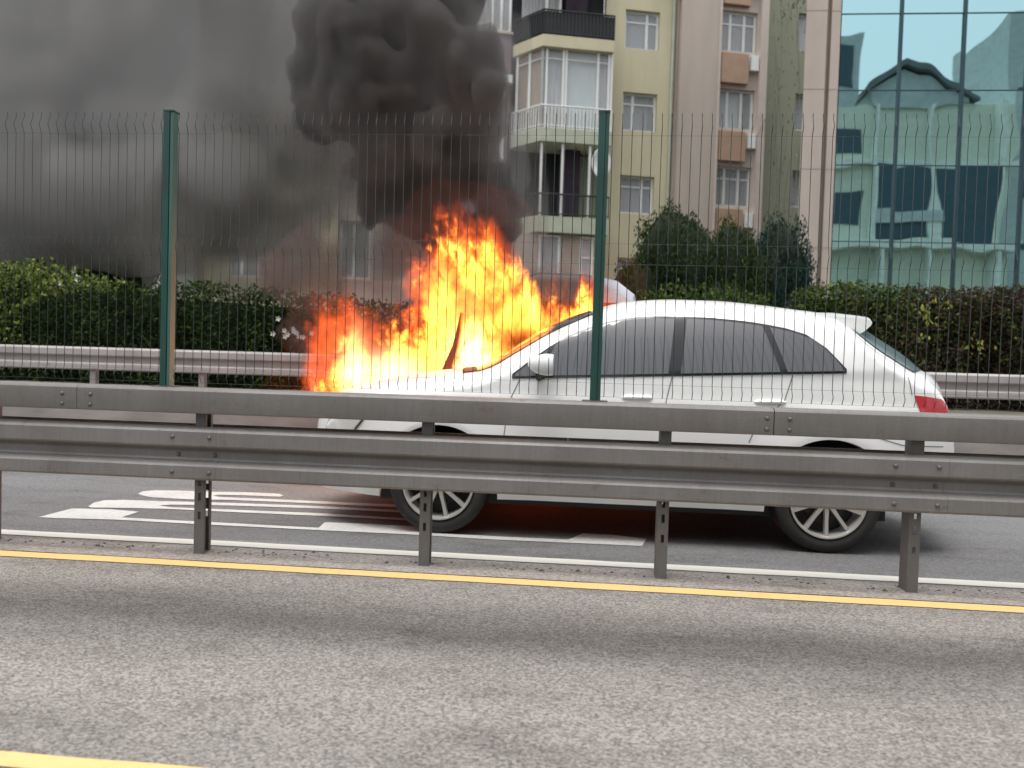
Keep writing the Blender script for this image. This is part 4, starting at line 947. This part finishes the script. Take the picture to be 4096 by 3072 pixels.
def puff_field(P, puffs, seed, freq, amp, sm=.25):
    f = np.full(P.shape[:-1], -9.0)
    for (c, r) in puffs:
        r = np.array(r if np.ndim(r) else (r, r, r)); lo = np.array(c)-r*1.7; hi = np.array(c)+r*1.7
        i0 = [np.searchsorted(np.unique(P[..., a]) if False else axs[a], lo[a]) for a in range(3)]; i1 = [np.searchsorted(axs[a], hi[a]) for a in range(3)]
        sl = tuple(slice(a, b) for a, b in zip(i0, i1)); Q = P[sl]
        if Q.size == 0: continue
        d = (1-np.sqrt((((Q-np.array(c))/r)**2).sum(-1)))*r.min()
        f[sl] = np.maximum(f[sl], d)
    n = vnoise(P*freq+7, seed)*amp+vnoise(P*freq*2.2+3, seed+1)*amp*.45
    return f+n
def smoke_mat(name, col, density, aniso=.0, noise=None, surf=0., surfcol=(.1,.1,.1), emis=None):
    k = N(name); pv = k.n('ShaderNodeVolumePrincipled'); pv.inputs['Color'].default_value = (*col, 1); pv.inputs['Anisotropy'].default_value = aniso
    if noise:
        sc, lo, hi, zs = noise; v = k.coord((1,1,zs)); nn = k.noise(v, sc, 3, .6); mr = k.n('ShaderNodeMapRange', interpolation_type='SMOOTHSTEP'); mr.inputs[1].default_value = lo; mr.inputs[2].default_value = hi; mr.inputs[3].default_value = .05
        k.l(nn, mr.inputs[0]); k.l(k.math('MULTIPLY', mr.outputs[0], density), pv.inputs['Density'])
    else: pv.inputs['Density'].default_value = density
    k.l(pv.outputs[0], k.out.inputs['Volume'])
    if surf:
        tr = k.n('ShaderNodeBsdfTransparent'); d = k.n('ShaderNodeBsdfDiffuse'); d.inputs['Color'].default_value = (*surfcol, 1); mx = k.n('ShaderNodeMixShader'); mx.inputs[0].default_value = surf
        k.l(tr.outputs[0], mx.inputs[1]); k.l(d.outputs[0], mx.inputs[2]); k.l(mx.outputs[0], k.out.inputs['Surface'])
    return k.m
YS = 9.3
def R(rp, Y=YS): return rp*Y/HALF
pl = []
for px, py, r in [(1740,880,150),(1330,420,150),(1300,240,170),(1540,760,110),(1640,800,170),(1760,640,210),(1600,600,220),(1850,480,170),(1650,400,240),(1430,330,210),(1880,330,140),(1420,120,230),(1600,120,260),(1720,-20,230),(1560,-120,300),(1830,560,160),(1960,760,130),(2000,900,120),(1900,980,150),(1780,60,120),(1500,480,160)]:
    c = at(px, py, YS+random.uniform(-.3, .3)); rr = R(r); pl.append((c, (rr, rr*.8, rr)))
for i in range(130):     # cauliflower lobes over the camera side of the plume
    px = random.uniform(1300, 1960); py = random.uniform(60, 520); r = random.uniform(38, 80)
    if px > 1840 and py < 200: continue
    c = at(px, py, YS-.95+random.uniform(-.25, .25)); rr = R(r); pl.append((c, (rr*.8, rr, rr*1.7)))
h = .055; axs = [np.arange(a, b+h, h) for a, b in zip((-5.6,7.6,2.2), (1.2,10.9,6.9))]
g = np.stack(np.meshgrid(*axs, indexing='ij'), -1)
plume = empty('smoke_plume', (-2, YS, 2.5), 'dense black smoke plume billowing up from the burning van', 'smoke')
Vv, Ff = iso(puff_field(g, pl, 5, 3.0, .13), g[0,0,0], h)
mesh_np('billow', Vv-np.array(plume.location), Ff, smoke_mat('dark_smoke', (.175,.168,.165), 7.0, 0., (3.0,.22,.50,.8), .03, (.08,.075,.07)), plume, True)
M['soot_edge'] = smoke_mat('thin_smoke', (.28,.27,.265), .5, .0, (1.8,.28,.64,.8))
Vv, Ff = iso(puff_field(g, pl, 9, 1.6, .20)+.36, g[0,0,0], h)
mesh_np('thin_edge', Vv-np.array(plume.location), Ff, M['soot_edge'], plume, True)
# grey drift to the left
YV = 13.2; vl = []
for px in range(-560, 1560, 170):
    for py in range(-420, 1060, 170):
        low_ = py > 820
        if px > 1000 and py > 520: continue
        if low_ and (px < -200 or px > 940): continue
        jx, jy = random.uniform(-25, 25), random.uniform(-25, 25); r = 340 if not low_ else 160
        if px < 100 and py < 60: r = 200
        c = at(px+jx, py+jy, YV); rr = R(r, YV); vl.append((c, (rr, rr*1.25, rr)))
for px, py, r in [(1150,60,260),(1250,260,220),(1080,640,130),(1150,760,100),(1330,640,110),(1440,760,90),(1060,880,80)]:
    c = at(px, py, YV-.5); rr = R(r, YV); vl.append((c, (rr, rr*.7, rr)))
for px, py, r in [(2050,700,150),(2090,880,120),(2060,1050,110),(2000,560,120),(1960,250,110),(2150,1120,90),(1850,1150,120),(2280,1180,80)]:
    c = at(px, py, 10.8); rr = R(r, 10.8); vl.append((c, (rr, rr*.35, rr)))
h = .16; axs = [np.arange(a, b+h, h) for a, b in zip((-14.5,9.6,1.6), (1.5,15.6,11.0))]
g = np.stack(np.meshgrid(*axs, indexing='ij'), -1)
veil = empty('smoke_drift', (-8, YV, 3), 'broad grey bank of smoke drifting left over the hedge', 'smoke')
Vv, Ff = iso(puff_field(g, vl, 8, 1.0, .26), g[0,0,0], h)
o = mesh_np('bank', Vv-np.array(veil.location), Ff, smoke_mat('grey_smoke', (.56,.555,.55), 1.0, .0, None), veil, True); o.data.materials[0].cycles.volume_step_rate = 1.0
tl_ = []
for px, py, r in [(850,900,260),(1050,760,240),(1250,700,220),(1400,820,200),(1150,1000,200),(950,1080,160),(1350,1040,160),(1450,620,200),(1250,480,220),(700,1020,180),(1500,980,150),(520,1010,130)]:
    c = at(px, py, 12.0); rr = R(r, 12.0); tl_.append((c, (rr, rr*.55, rr)))
Vv, Ff = iso(puff_field(g, tl_, 18, .9, .22), g[0,0,0], h)
mesh_np('thin_drift', Vv-np.array(veil.location), Ff, smoke_mat('thin_grey_smoke', (.36,.34,.315), 3.0, .0, (1.3,.30,.70,1.)), veil, True).data.materials[0].cycles.volume_step_rate = .6
# low brown smoke around the flames
ll = []
for px, py, r in [(1500,1120,150),(1620,1180,130),(1400,1180,120),(1620,980,130),(1680,1080,120),(1950,850,110),(2180,1150,90),(2300,1170,80),(1300,1250,130),(1230,1340,110),(1420,1330,120),(2380,1140,80),(2260,1110,90),(2480,1190,60),(1560,1300,120),(1150,1080,130),(1260,1000,130),(1330,1400,90),(1300,1120,120)]:
    c = at(px, py, 8.7); rr = R(r, 8.7); ll.append((c, (rr, rr*.6, rr)))
h = .07; axs = [np.arange(a, b+h, h) for a, b in zip((-4.4,7.7,.7), (1.0,9.7,3.3))]
g = np.stack(np.meshgrid(*axs, indexing='ij'), -1)
low = empty('low_smoke', (-1.5, 8.7, 1), 'thin reddish brown smoke hanging round the base of the flames', 'smoke')
Vv, Ff = iso(puff_field(g, ll, 14, 2.0, .12), g[0,0,0], h)
mesh_np('haze_of_soot', Vv-np.array(low.location), Ff, smoke_mat('brown_smoke', (.27,.185,.175), 2.4, .0, (2.4,.28,.6,1.)), low, True)
